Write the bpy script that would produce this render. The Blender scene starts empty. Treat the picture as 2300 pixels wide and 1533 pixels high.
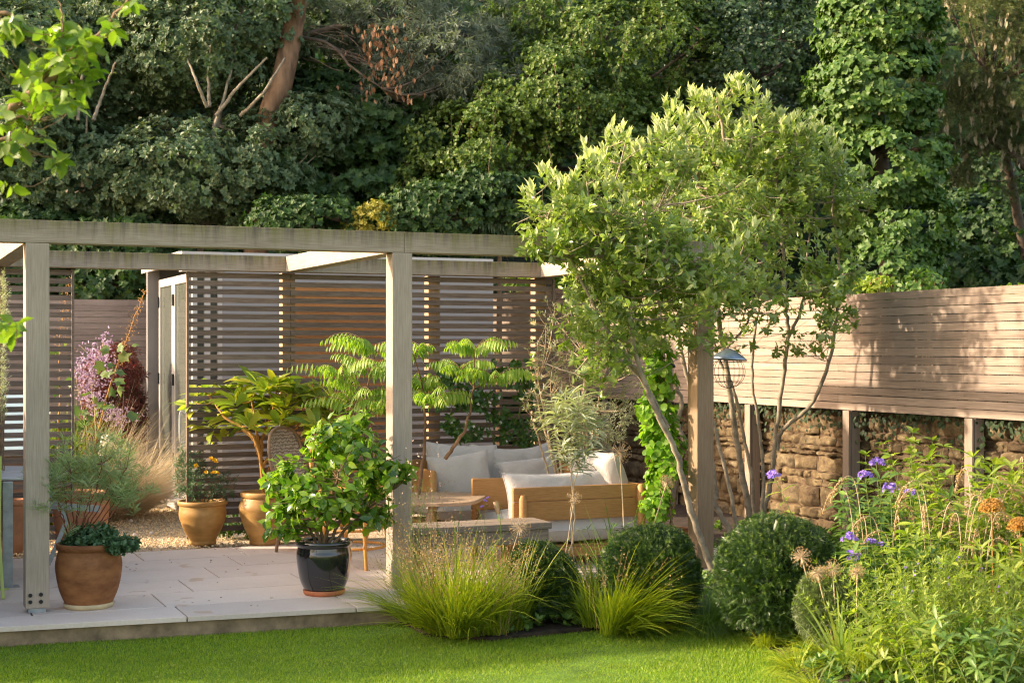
import bpy, math, random
import numpy as np
from mathutils import Vector, Matrix
random.seed(7)
R = np.random.default_rng(11)
sc = bpy.context.scene
C = sc.collection
rad = math.radians
# ------------------------------------------------------------------ camera
YAW, FPX, HOR, CAMH = rad(23.35), 3364.0, 784.3, 1.709
cam = bpy.data.objects.new('camera', bpy.data.cameras.new('camera'))
C.objects.link(cam)
cam.location = (0, 0, CAMH)
cam.rotation_euler = (rad(90), 0, -YAW)
cam.data.lens = 36 * FPX / 2300
cam.data.sensor_width = 36
cam.data.shift_y = (HOR - 766.5) / 2300
cam.data.clip_start = 0.05
cam.data.clip_end = 500
cam.data.dof.use_dof = True
cam.data.dof.focus_distance = 11.5
cam.data.dof.aperture_fstop = 3.2
sc.camera = cam
# ------------------------------------------------------------------ light
SUN = Vector((-0.86, 0.32, 0.40)).normalized()
sl = bpy.data.lights.new('sun', 'SUN')
sl.energy = 2.8
sl.angle = rad(1.2)
sl.color = (1.0, 0.82, 0.61)
so = bpy.data.objects.new('sun', sl)
C.objects.link(so)
so.location = (-20, 10, 12)
so.rotation_euler = SUN.to_track_quat('Z', 'Y').to_euler()
w = bpy.data.worlds.new('World')
sc.world = w
w.use_nodes = True
wn = w.node_tree
bg = wn.nodes['Background']
sky = wn.nodes.new('ShaderNodeTexSky')
sky.sky_type = 'NISHITA'
sky.sun_disc = False
sky.sun_elevation = math.asin(SUN.z)
sky.sun_rotation = math.atan2(SUN.x, SUN.y)
sky.air_density = 1.0
sky.dust_density = 2.5
sky.ozone_density = 0.6
warm = wn.nodes.new('ShaderNodeMix'); warm.data_type = 'RGBA'; warm.blend_type = 'MULTIPLY'; warm.inputs[0].default_value = 1; warm.inputs[7].default_value = (1.14, .98, .84, 1)   # warm tint multiplied into the sky colour to warm the ambient light
wn.links.new(sky.outputs[0], warm.inputs[6]); wn.links.new(warm.outputs[2], bg.inputs[0])
bg.inputs[1].default_value = 0.15
sc.view_settings.view_transform = 'Standard'
sc.view_settings.look = 'None'
sc.view_settings.gamma = 1
sc.view_settings.use_curve_mapping = False
sc.view_settings.exposure = 1.74
sc.cycles.filter_width = 1.15
sc.cycles.max_bounces = 6
sc.cycles.diffuse_bounces = 3
sc.cycles.glossy_bounces = 2
sc.cycles.transmission_bounces = 4
sc.cycles.transparent_max_bounces = 4
sc.cycles.caustics_reflective = False
sc.cycles.caustics_refractive = False
sc.cycles.sample_clamp_indirect = 6
try:
    sc.cycles.use_denoising = True
except Exception:
    pass

# ------------------------------------------------------------------ geometry helpers
SY, CY = math.sin(YAW), math.cos(YAW)
FWD = np.array([SY, CY, 0.0]); RGT = np.array([CY, -SY, 0.0]); UP = np.array([0, 0, 1.0])
def W(px, py, D):                       # a point seen at photo pixel (px,py), D metres away
    return FWD * D + RGT * (D * (px - 1150) / FPX) + UP * (CAMH - (py - HOR) * D / FPX)
def G(px, py, z=0.0):                   # a point on the level z
    return W(px, py, FPX * (CAMH - z) / (py - HOR))
def AY(px, Y):                          # world x where the pixel column meets the plane y=Y
    u = (px - 1150) / FPX
    return Y / (CY - SY * u) * (SY + CY * u)
def DY(px, Y): return Y / (CY - SY * (px - 1150) / FPX)
def nrm(a): return a / np.maximum(np.linalg.norm(a, axis=-1, keepdims=True), 1e-9)
def rdir(n): return nrm(R.normal(size=(n, 3)))
def inpoly(q, poly):
    x, y = q[:, 0], q[:, 1]; r = np.zeros(len(q), bool); n = len(poly)
    for i in range(n):
        (x0, y0), (x1, y1) = poly[i][:2], poly[(i + 1) % n][:2]; c = ((y0 > y) != (y1 > y)); r ^= c & (x < (x1 - x0) * (y - y0) / ((y1 - y0) or 1e-9) + x0)
    return r
def nz(p, f=1.0, seed=0):               # cheap lumpy noise, -1..1
    g = np.random.default_rng(seed); o = np.zeros(len(p))
    for i in range(5):
        k = g.normal(size=3) * f * (1 + .5 * i); o += np.sin(p @ k + g.uniform(0, 6.28)) / (1 + .4 * i)
    return o / 2.6

class MB:
    def __init__(s): s.v = []; s.l = []; s.c = []; s.n = 0
    def add(s, v, f):                    # f: list of polys or (n,k) array
        v = np.asarray(v, float).reshape(-1, 3)
        if isinstance(f, np.ndarray):
            s.l.append((f + s.n).ravel().astype(np.int32)); s.c.append(np.full(len(f), f.shape[1], np.int32))
        else:
            s.l.append(np.array([i + s.n for q in f for i in q], np.int32)); s.c.append(np.array([len(q) for q in f], np.int32))
        s.v.append(v); s.n += len(v)
        return s
    def box(s, x0, x1, y0, y1, z0, z1):
        v = [(x, y, z) for z in (z0, z1) for y in (y0, y1) for x in (x0, x1)]
        return s.add(v, [(0, 2, 3, 1), (4, 5, 7, 6), (0, 1, 5, 4), (2, 6, 7, 3), (0, 4, 6, 2), (1, 3, 7, 5)])
    def obox(s, c, ax, ay, az, hx, hy, hz):     # oriented box
        c = np.array(c, float); ax, ay, az = [np.array(a, float) for a in (ax, ay, az)]
        v = [c + ax * hx * i + ay * hy * j + az * hz * k for k in (-1, 1) for j in (-1, 1) for i in (-1, 1)]
        return s.add(v, [(0, 2, 3, 1), (4, 5, 7, 6), (0, 1, 5, 4), (2, 6, 7, 3), (0, 4, 6, 2), (1, 3, 7, 5)])
    def beam(s, a, b, wd, hg, up=(0, 0, 1)):
        a = np.array(a, float); b = np.array(b, float); d = b - a; L = np.linalg.norm(d); d /= L
        sd = np.cross(d, up); sd /= max(np.linalg.norm(sd), 1e-6); u = np.cross(sd, d)
        return s.obox((a + b) / 2, d, sd, u, L / 2, wd / 2, hg / 2)
    def tube(s, pts, r0, r1=None, n=6, cap=True):
        p = np.asarray(pts, float); m = len(p)
        r = np.asarray(r0, float) if np.ndim(r0) else np.linspace(r0, r0 if r1 is None else r1, m)
        t = nrm(np.gradient(p, axis=0)); ref = np.array([.13, .31, .94]) if abs(t[0][2]) < .8 else np.array([1., .2, .1])
        a = nrm(np.cross(t, ref)); b = np.cross(t, a)
        th = np.linspace(0, 2 * np.pi, n, endpoint=False)
        v = (p[:, None] + r[:, None, None] * (a[:, None] * np.cos(th)[None, :, None] + b[:, None] * np.sin(th)[None, :, None])).reshape(-1, 3)
        i = np.arange(m - 1)[:, None] * n; j = np.arange(n)[None]; k = (j + 1) % n
        f = np.stack([i + j, i + k, i + n + k, i + n + j], -1).reshape(-1, 4)
        s.add(v, f)
        if cap:
            s.add(v[:n], [tuple(range(n))[::-1]]); s.add(v[-n:], [tuple(range(n))])
        return s
    def lathe(s, prof, c=(0, 0, 0), n=40, wob=0.0):
        pr = np.array(prof, float); m = len(pr); th = np.linspace(0, 2 * np.pi, n, endpoint=False)
        rr = pr[:, 0][:, None] * (1 + wob * np.sin(th * 2 + 1)[None] + wob * .6 * np.sin(th * 3)[None])
        v = np.stack([rr * np.cos(th) + c[0], rr * np.sin(th) + c[1], np.repeat(pr[:, 1][:, None], n, 1) + c[2]], -1).reshape(-1, 3)
        i = np.arange(m - 1)[:, None] * n; j = np.arange(n)[None]; k = (j + 1) % n
        return s.add(v, np.stack([i + j, i + k, i + n + k, i + n + j], -1).reshape(-1, 4))
    def sphere(s, c, r, n=10, sq=(1, 1, 1)):
        pr = [(math.sin(a) * r, -math.cos(a) * r) for a in np.linspace(0.02, math.pi - .02, n)]
        k = s.n; s.lathe(pr, (0, 0, 0), n + 4); s.v[-1] = s.v[-1] * np.array(sq) + np.array(c); return s
    def build(s, name, mat, parent=None, origin=None, local=False, smooth=False, bevel=0):
        me = bpy.data.meshes.new(name)
        v = np.concatenate(s.v) if s.v else np.zeros((0, 3))
        off = np.zeros(3)
        if parent is not None and not local: off = np.array(parent['_w'])
        if origin is not None and parent is None: off = np.array(origin, float)
        v = v - off
        l = np.concatenate(s.l); c = np.concatenate(s.c)
        me.vertices.add(len(v)); me.vertices.foreach_set('co', v.ravel().astype(np.float32))
        me.loops.add(len(l)); me.loops.foreach_set('vertex_index', l)
        me.polygons.add(len(c)); me.polygons.foreach_set('loop_start', np.concatenate([[0], np.cumsum(c)[:-1]]).astype(np.int32))
        me.polygons.foreach_set('loop_total', c)
        me.polygons.foreach_set('use_smooth', np.full(len(c), bool(smooth)))
        me.update(calc_edges=True); me.materials.append(mat)
        o = bpy.data.objects.new(name, me); C.objects.link(o)
        if parent is not None:
            o.parent = parent; o['_w'] = list(parent['_w'])
        else:
            o.location = off; o['_w'] = list(off)
        if bevel:
            b = o.modifiers.new('bevel', 'BEVEL'); b.width = bevel; b.segments = 2; b.limit_method = 'ANGLE'
        return o

def thing(name, label, cat, loc=(0, 0, 0), group=None, rz=0):
    o = bpy.data.objects.new(name, None); C.objects.link(o); o.empty_display_size = .1
    o.location = loc; o.rotation_euler = (0, 0, rz); o['_w'] = [float(a) for a in loc]
    return tag(o, label, cat, group)
def tag(o, label, cat, group=None, kind=None):
    if label: o['label'] = label
    if cat: o['category'] = cat
    if group: o['group'] = group
    if kind: o['kind'] = kind
    return o
def struct(o): o['kind'] = 'structure'; return o
def stuff(o, label, cat): return tag(o, label, cat, kind='stuff')
def spline(pts, k=6):
    p = np.array(pts, float); p = np.vstack([2 * p[0] - p[1], p, 2 * p[-1] - p[-2]]); out = []
    for i in range(1, len(p) - 2):
        for t in np.linspace(0, 1, k, endpoint=False):
            a, b, c, d = p[i - 1], p[i], p[i + 1], p[i + 2]
            out.append(.5 * (2 * b + (c - a) * t + (2 * a - 5 * b + 4 * c - d) * t * t + (3 * b - a - 3 * c + d) * t ** 3))
    out.append(p[-2]); return np.array(out)

# ---- leaf templates: x across, y along, z normal
def TPL(v, f): return np.array(v, float), np.array(f, int)
T_DI = TPL([(0, 0, 0), (.27, .45, .07), (0, 1, -.05), (-.27, .45, .07)], [(0, 1, 2), (0, 2, 3)])
T_OV = TPL([(0, 0, 0), (.24, .28, .07), (.25, .62, .05), (0, 1, -.12), (-.25, .62, .05), (-.24, .28, .07), (0, .32, -.01), (0, .66, -.03)],
           [(0, 1, 6), (1, 2, 7), (1, 7, 6), (2, 3, 7), (0, 6, 5), (5, 6, 7), (5, 7, 4), (4, 7, 3)])
T_RN = TPL([(0, 0, 0), (.30, .2, .03), (.42, .55, .06), (.25, .9, .02), (0, 1, -.03), (-.25, .9, .02), (-.42, .55, .06), (-.3, .2, .03), (0, .5, 0)],
           [(0, 1, 8), (1, 2, 8), (2, 3, 8), (3, 4, 8), (4, 5, 8), (5, 6, 8), (6, 7, 8), (7, 0, 8)])
T_LA = TPL([(0, 0, 0), (.09, .25, .03), (.12, .5, .03), (.09, .78, -.02), (0, 1, -.16), (-.09, .78, -.02), (-.12, .5, .03), (-.09, .25, .03), (0, .28, .0), (0, .52, -.0), (0, .78, -.05)],
           [(0, 1, 8), (1, 2, 9), (1, 9, 8), (2, 3, 10), (2, 10, 9), (3, 4, 10), (0, 8, 7), (7, 8, 9), (7, 9, 6), (6, 9, 10), (6, 10, 5), (5, 10, 4)])
T_LN = TPL([(0, 0, 0), (.05, .5, .015), (0, 1, -.08), (-.05, .5, .015)], [(0, 1, 2), (0, 2, 3)])
def lobed(n=5, deep=.45):
    v = [(0, .35, 0), (0, 0, 0)]; k = 2 * n - 1
    for i in range(k):
        a = -2.3 + 4.6 * i / (k - 1); r = (.62 if i % 2 == 0 else .62 * (1 - deep)) * (1 - .14 * abs(a))
        v.append((math.sin(a) * r, .35 + math.cos(a) * r, .06 * math.sin(a * 2.5) - .06 * r * r))
    m = len(v); return TPL(v, [(0, i + 1, i) for i in range(2, m - 1)] + [(0, 2, 1), (0, 1, m - 1)])
T_LO = lobed(5, .42); T_MA = lobed(5, .24); T_IV = lobed(3, .3)

def frame(ax, nm):
    y = nrm(ax); x = nrm(np.cross(y, nm)); z = np.cross(x, y); return x, y, z
def leaves(mb, tpl, pos, ax, nm, size, wid=1.0):
    tv, tf = tpl; n = len(pos)
    if n == 0: return
    x, y, z = frame(ax, nm); size = np.broadcast_to(np.asarray(size, float), (n,))
    wd = np.broadcast_to(np.asarray(wid, float), (n,))
    v = pos[:, None] + size[:, None, None] * (x[:, None] * (tv[None, :, 0:1] * wd[:, None, None]) + y[:, None] * tv[None, :, 1:2] + z[:, None] * tv[None, :, 2:3])
    f = (tf[None] + (np.arange(n) * len(tv))[:, None, None]).reshape(-1, tf.shape[1])
    mb.add(v.reshape(-1, 3), f)
def rosette(mb, tpl, pos, d, k, ang, size, wid=1.0, droop=0.0, base=0.0):
    """k leaves around each tip; ang = opening from the shoot direction (rad)"""
    n = len(pos); d = nrm(d); a = nrm(np.cross(d, rdir(n))); b = np.cross(d, a)
    ph = (np.arange(k) * 2.4)[None] + R.uniform(0, 6.28, (n, 1)) + R.normal(0, .25, (n, k))
    an = ang * R.uniform(.55, 1.25, (n, k))
    rd = a[:, None] * np.cos(ph)[..., None] + b[:, None] * np.sin(ph)[..., None]
    ax = d[:, None] * np.cos(an)[..., None] + rd * np.sin(an)[..., None]
    ax = ax + np.array([0, 0, -droop]) * R.uniform(.3, 1, (n, k))[..., None]
    nm = d[:, None] - rd * .4 + R.normal(0, .22, (n, k, 3))
    p = pos[:, None] - d[:, None] * (R.uniform(0, 1, (n, k)) * base)[..., None]
    sz = size * R.uniform(.65, 1.15, (n, k))
    leaves(mb, tpl, p.reshape(-1, 3), ax.reshape(-1, 3), nm.reshape(-1, 3), sz.ravel(), wid)
def ribbons(mb, root, d0, L, wd, droop, seg=4, tip=.05):
    """grass blades: vectorised curved tapering strips"""
    n = len(root); t = np.linspace(0, 1, seg + 1); L = np.broadcast_to(L, (n,)); wd = np.broadcast_to(wd, (n,)); droop = np.broadcast_to(droop, (n,))
    d0 = nrm(d0)
    c = root[:, None] + d0[:, None] * (L[:, None] * t)[..., None]
    h = nrm(d0 * np.array([1, 1, 0]) + 1e-4)
    c = c + np.array([0, 0, -1.]) * (droop[:, None] * L[:, None] * t ** 2.2)[..., None] + h[:, None] * (droop[:, None] * L[:, None] * .35 * t ** 2)[..., None]
    s = nrm(np.cross(h, UP) + R.normal(0, .35, (n, 3)))
    ww = wd[:, None] * np.maximum(tip, (1 - t ** 1.8)) / 2
    v = np.stack([c - s[:, None] * ww[..., None], c + s[:, None] * ww[..., None]], 2).reshape(-1, 3)
    i = (np.arange(n) * (seg + 1) * 2)[:, None] + (np.arange(seg) * 2)[None]
    mb.add(v, np.stack([i, i + 1, i + 3, i + 2], -1).reshape(-1, 4)); return c
# skeleton: tips get joined to the nearest older node by a curved twig
class Skel:
    def __init__(s): s.p = []; s.mb = MB()
    def stem(s, pts, r0, r1, n=8, k=8):
        q = spline(pts, k); q[1:-1] += R.normal(0, .004, q[1:-1].shape); s.mb.tube(q, r0, r1, n); s.p += list(q[len(q) // 4:]); return q
    def join(s, tips, r0, r1, up=.25, n=4, k=5, add=True):
        P = np.array(s.p); new = []
        for t in tips:
            dd = np.linalg.norm(P - t, axis=1) + np.maximum(0, P[:, 2] - t[2]) * 1.5
            a = P[np.argmin(dd)]; L = np.linalg.norm(t - a)
            m = (a + t) / 2 - np.array([0, 0, up * L]) + R.normal(0, .06 * L, 3)
            tt = np.linspace(0, 1, k)[:, None]
            q = (1 - tt) ** 2 * a + 2 * tt * (1 - tt) * m + tt ** 2 * t
            s.mb.tube(q, r0, r1, n, cap=False)
            if add: new += list(q[1:])
        s.p += new

# ------------------------------------------------------------------ materials
def newmat(name):
    m = bpy.data.materials.new(name); m.use_nodes = True; nt = m.node_tree
    return m, nt, nt.nodes['Principled BSDF'], nt.nodes['Material Output']
def nd(nt, t, **k):
    n = nt.nodes.new(t)
    for a, b in k.items():
        if a[0] == 'i' and a[1:].isdigit(): n.inputs[int(a[1:])].default_value = b
        else: setattr(n, a, b)
    return n
def lk(nt, a, b): nt.links.new(a, b)
def c4(c): return (c[0], c[1], c[2], 1)
def ramp(nt, fac, cols):
    r = nt.nodes.new('ShaderNodeValToRGB'); e = r.color_ramp.elements
    while len(e) < len(cols): e.new(.5)
    for i, (p, c) in enumerate(cols): e[i].position = p; e[i].color = c4(c)
    lk(nt, fac, r.inputs[0]); return r.outputs[0]
def mixc(nt, f, a, b, mode='MIX'):
    m = nt.nodes.new('ShaderNodeMix'); m.data_type = 'RGBA'; m.blend_type = mode
    for s, x in ((m.inputs[0], f), (m.inputs[6], a), (m.inputs[7], b)):
        if hasattr(x, 'links'): lk(nt, x, s)
        elif isinstance(x, (int, float)): s.default_value = x
        else: s.default_value = c4(x)
    return m.outputs[2]
def tex(nt, scale=(1, 1, 1), typ='noise', sc_=5.0, det=4, rough=.6, loc=(0, 0, 0)):
    tc = nt.nodes.new('ShaderNodeNewGeometry'); mp = nd(nt, 'ShaderNodeMapping'); mp.inputs[3].default_value = scale; mp.inputs[1].default_value = loc
    lk(nt, tc.outputs['Position'], mp.inputs[0])
    if typ == 'noise':
        n = nt.nodes.new('ShaderNodeTexNoise'); n.inputs['Scale'].default_value = sc_; n.inputs['Detail'].default_value = det; n.inputs['Roughness'].default_value = rough
        lk(nt, mp.outputs[0], n.inputs[0]); return n.outputs[0]
    v = nt.nodes.new('ShaderNodeTexVoronoi'); v.inputs['Scale'].default_value = sc_
    if typ == 'edge': v.feature = 'DISTANCE_TO_EDGE'
    lk(nt, mp.outputs[0], v.inputs[0]); return v.outputs['Color' if typ == 'cell' else 'Distance']
def bump(nt, b, h, s=.3, d=.01):
    n = nt.nodes.new('ShaderNodeBump'); n.inputs['Strength'].default_value = s; n.inputs['Distance'].default_value = d
    lk(nt, h, n.inputs['Height']); lk(nt, n.outputs[0], b.inputs['Normal'])
def island(nt): return nt.nodes.new('ShaderNodeNewGeometry').outputs['Random Per Island']
def math_(nt, op, a, b=0.0):
    m = nt.nodes.new('ShaderNodeMath'); m.operation = op
    for s, x in ((m.inputs[0], a), (m.inputs[1], b)):
        if hasattr(x, 'links'): lk(nt, x, s)
        else: s.default_value = x
    return m.outputs[0]
def leafmat(name, cols, trans=.3, rough=.45, tcol=None, back=None, spec=.5):
    m, nt, b, out = newmat(name)
    n = len(cols); c = ramp(nt, island(nt), [(i / max(1, n - 1), q) for i, q in enumerate(cols)])
    big = tex(nt, sc_=1.3, det=4, rough=.6)
    hs = nd(nt, 'ShaderNodeHueSaturation'); lk(nt, c, hs.inputs['Color'])
    lk(nt, math_(nt, 'ADD', math_(nt, 'MULTIPLY', big, .7), .65), hs.inputs['Value']); c = hs.outputs[0]
    if back:
        g = nt.nodes.new('ShaderNodeNewGeometry'); c = mixc(nt, g.outputs['Backfacing'], c, back)
    lk(nt, c, b.inputs['Base Color']); b.inputs['Roughness'].default_value = rough; b.inputs['Specular IOR Level'].default_value = spec
    tr = nt.nodes.new('ShaderNodeBsdfTranslucent')
    t = mixc(nt, 1.0, c, tcol or (1.5, 1.7, .55), 'MULTIPLY')
    lk(nt, t, tr.inputs[0])
    mx = nt.nodes.new('ShaderNodeMixShader'); mx.inputs[0].default_value = trans
    lk(nt, b.outputs[0], mx.inputs[1]); lk(nt, tr.outputs[0], mx.inputs[2]); lk(nt, mx.outputs[0], out.inputs[0]); return m
def woodmat(name, a, b_, scale=(1.5, 30, 30), isl=.35, rough=.75, algae=0, streak=None, bs=.35):
    m, nt, b, out = newmat(name)
    n1 = tex(nt, scale, sc_=4, det=6, rough=.65); c = ramp(nt, n1, [(.3, a), (.7, b_)])
    n2 = tex(nt, (.6, .6, .6), sc_=3, det=3)
    hs = nd(nt, 'ShaderNodeHueSaturation'); lk(nt, c, hs.inputs['Color'])
    v = math_(nt, 'ADD', math_(nt, 'MULTIPLY', island(nt), isl), 1 - isl / 2)
    v = math_(nt, 'MULTIPLY', v, math_(nt, 'ADD', math_(nt, 'MULTIPLY', n2, .5), .75)); lk(nt, v, hs.inputs['Value']); c = hs.outputs[0]
    if algae:      # green-black run-off stains under the top edge of a beam, hanging from z = algae
        sepn = nt.nodes.new('ShaderNodeSeparateXYZ'); g = nt.nodes.new('ShaderNodeNewGeometry'); lk(nt, g.outputs['Position'], sepn.inputs[0])
        dz = math_(nt, 'MULTIPLY', math_(nt, 'SUBTRACT', algae, sepn.outputs[2]), 7.0)
        st = tex(nt, (9, 9, .7), sc_=1.6, det=5, rough=.75)
        k = nt.nodes.new('ShaderNodeMapRange'); lk(nt, math_(nt, 'SUBTRACT', math_(nt, 'MULTIPLY', st, 2.0), dz), k.inputs[0])
        k.inputs[1].default_value = .2; k.inputs[2].default_value = 1.1
        c = mixc(nt, math_(nt, 'MULTIPLY', k.outputs[0], .75), c, ramp(nt, tex(nt, (12, 12, 1), sc_=2.2), [(.4, (.06, .045, .03)), (.55, (.16, .15, .03))]))
    lk(nt, c, b.inputs['Base Color']); b.inputs['Roughness'].default_value = rough; b.inputs['Specular IOR Level'].default_value = .25
    bump(nt, b, n1, bs, .004); return m
def plain(name, col, rough=.6, var=.25, sc_=6, metal=0, bs=0, spec=.4, col2=None, coat=0, scale=(1, 1, 1)):
    m, nt, b, out = newmat(name); n = tex(nt, scale, sc_=sc_, det=5)
    lo = tuple(x * (1 - var) for x in col); hi = col2 or tuple(min(1, x * (1 + var)) for x in col)
    lk(nt, ramp(nt, n, [(.32, lo), (.68, hi)]), b.inputs['Base Color'])
    b.inputs['Roughness'].default_value = rough; b.inputs['Metallic'].default_value = metal; b.inputs['Specular IOR Level'].default_value = spec
    b.inputs['Coat Weight'].default_value = coat
    if bs: bump(nt, b, tex(nt, scale, sc_=sc_ * 8, det=5), bs, .004)
    return m
M = {}
GREY_A, GREY_B = (.30, .235, .175), (.46, .38, .30)
M['beamX'] = woodmat('weathered_oak_beam', GREY_A, GREY_B, (1.5, 30, 30), .15, algae=2.55)
M['beamXb'] = woodmat('weathered_oak_back_beam', GREY_A, GREY_B, (1.5, 30, 30), .15, algae=2.53)
M['beamY'] = woodmat('weathered_oak_cross', (.36, .29, .22), (.52, .43, .34), (30, 1.5, 30), .15)
M['post'] = woodmat('weathered_oak_post', (.35, .28, .22), (.48, .40, .33), (30, 30, 1.5), .15)
M['postdark'] = woodmat('brown_corner_post', (.24, .165, .10), (.34, .25, .165), (30, 30, 1.5), .15)
M['fencepost'] = woodmat('brown_fence_post', (.25, .185, .14), (.36, .285, .225), (30, 30, 1.5), .15)
M['slat'] = woodmat('screen_slat', (.12, .088, .066), (.26, .195, .155), (1.5, 30, 30), .5)
M['slatpost'] = woodmat('screen_post', (.40, .26, .16), (.55, .38, .25), (30, 30, 1.5), .3)
M['fence'] = woodmat('larch_fence_board', (.22, .165, .125), (.39, .31, .25), (22, .8, 22), .34)
M['fenceX'] = woodmat('larch_fence_board_back', (.26, .19, .16), (.42, .33, .28), (1.2, 30, 30), .35)
M['teak'] = woodmat('oiled_teak', (.36, .175, .055), (.52, .28, .105), (3, 40, 40), .2, rough=.5, bs=.15)
M['teakpale'] = woodmat('faded_teak', (.36, .25, .16), (.50, .36, .25), (3, 40, 40), .2, rough=.6, bs=.2)
M['oldwood'] = woodmat('weathered_sleeper', (.17, .13, .095), (.36, .29, .225), (2, 40, 40), .2)
M['cane'] = woodmat('orange_cane', (.55, .24, .05), (.72, .38, .11), (20, 20, 4), .3, rough=.4, bs=.1)
M['bark'] = plain('grey_bark', (.30, .25, .18), .85, .45, 14, bs=.5)
M['barkwarm'] = plain('orange_bark', (.22, .13, .075), .9, .55, 5, bs=.8, scale=(1.6, 1.6, .5))
M['barkdark'] = plain('dark_bark', (.12, .09, .065), .9, .4, 12, bs=.5)
M['twig'] = plain('brown_twig', (.20, .13, .07), .8, .3, 20)
M['redtwig'] = plain('red_brown_stem', (.20, .06, .035), .7, .3, 20)
M['greentwig'] = plain('green_stem', (.14, .19, .05), .7, .3, 20)
M['drystem'] = plain('dry_stem', (.50, .38, .24), .8, .3, 20)
M['orangestem'] = plain('ochre_stem', (.42, .22, .06), .8, .3, 20)
M['soil'] = plain('soil', (.045, .03, .02), 1, .6, 9, bs=1)
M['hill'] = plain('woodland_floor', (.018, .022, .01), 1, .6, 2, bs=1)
M['zinc'] = plain('galvanised_steel', (.33, .37, .40), .45, .2, 12, metal=.6)
M['zinctop'] = plain('zinc_table_top', (.55, .58, .62), .35, .12, 5, metal=.5)
M['darkmetal'] = plain('dark_metal', (.03, .032, .035), .45, .2, 9, metal=.5)
M['lime'] = plain('lime_paint', (.50, .60, .16), .4, .06, 5)
M['greypaint'] = plain('grey_painted_frame', (.55, .52, .48), .5, .06, 3)
M['pillar'] = plain('warm_grey_pillar', (.22, .21, .205), .6, .08, 3)
M['white'] = plain('white_render', (.31, .305, .31), .7, .04, 2)
M['cladding'] = woodmat('cedar_cladding', (.26, .11, .035), (.42, .20, .07), (2, 30, 30), .3)
M['terra'] = plain('terracotta', (.27, .095, .03), .7, .35, 5, col2=(.40, .175, .065), bs=.12, scale=(1, 1, 2.2))
M['ochre'] = plain('ochre_terracotta', (.45, .235, .06), .5, .28, 5, col2=(.56, .33, .11), bs=.08, scale=(1, 1, 2.2))
M['terrapale'] = plain('pale_terracotta', (.38, .18, .09), .8, .3, 5, bs=.1)
M['saucer'] = plain('cream_saucer', (.62, .50, .30), .8, .15, 9)
M['redsaucer'] = plain('red_saucer', (.50, .17, .07), .7, .25, 9)
M['glaze'] = plain('black_glaze', (.012, .013, .016), .12, .3, 9, spec=.7, coat=.6)
M['stonewhite'] = plain('pale_boulder', (.66, .62, .56), .8, .2, 6, bs=.4)
M['fabric'] = None
def fabric():
    m, nt, b, out = newmat('oatmeal_linen'); n = tex(nt, (1, 1, 1), sc_=260, det=2); n2 = tex(nt, sc_=3, det=3)
    c = ramp(nt, n, [(.3, (.46, .43, .40)), (.7, (.62, .585, .55))]); lk(nt, mixc(nt, .25, c, ramp(nt, n2, [(.3, (.46, .43, .40)), (.7, (.66, .63, .60))])), b.inputs['Base Color'])
    b.inputs['Roughness'].default_value = .95; b.inputs['Specular IOR Level'].default_value = .1; b.inputs['Sheen Weight'].default_value = .2; bump(nt, b, math_(nt, 'ADD', math_(nt, 'MULTIPLY', n, .12), math_(nt, 'MULTIPLY', tex(nt, (1, 1.6, 1), sc_=7, det=4, rough=.55), 1.0)), .55, .03); return m
M['fabric'] = fabric()
def glass():
    m, nt, b, out = newmat('window_glass'); b.inputs['Base Color'].default_value = (.10, .11, .095, 1); b.inputs['Roughness'].default_value = .06
    b.inputs['Specular IOR Level'].default_value = .35; b.inputs['Coat Weight'].default_value = 0; b.inputs['Coat Roughness'].default_value = .02; return m
M['glass'] = glass()
def stonewall():
    m, nt, b, out = newmat('rubble_sandstone')
    e = tex(nt, (1, 1.0, 2.1), 'edge', 2.6); n = tex(nt, sc_=7, det=8, rough=.7); cc = tex(nt, (1, 1.0, 2.1), 'cell', 2.6)
    sv = nt.nodes.new('ShaderNodeSeparateColor'); lk(nt, cc, sv.inputs[0])
    c = ramp(nt, sv.outputs[0], [(0, (.22, .12, .065)), (.35, (.38, .235, .12)), (.7, (.46, .32, .17)), (1, (.34, .28, .22))])
    c = mixc(nt, .55, c, ramp(nt, n, [(.3, (.12, .07, .04)), (.52, (.40, .27, .15)), (.75, (.58, .44, .28))]))
    k = nt.nodes.new('ShaderNodeMapRange'); lk(nt, math_(nt, 'ADD', e, math_(nt, 'MULTIPLY', n, .06)), k.inputs[0]); k.inputs[1].default_value = .035; k.inputs[2].default_value = .075
    c = mixc(nt, k.outputs[0], (.16, .10, .06), c); lk(nt, c, b.inputs['Base Color']); b.inputs['Roughness'].default_value = .95; b.inputs['Specular IOR Level'].default_value = .15
    bump(nt, b, math_(nt, 'ADD', math_(nt, 'MULTIPLY', k.outputs[0], .8), n), .9, .04); return m
M['stonewall'] = stonewall()
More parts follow.
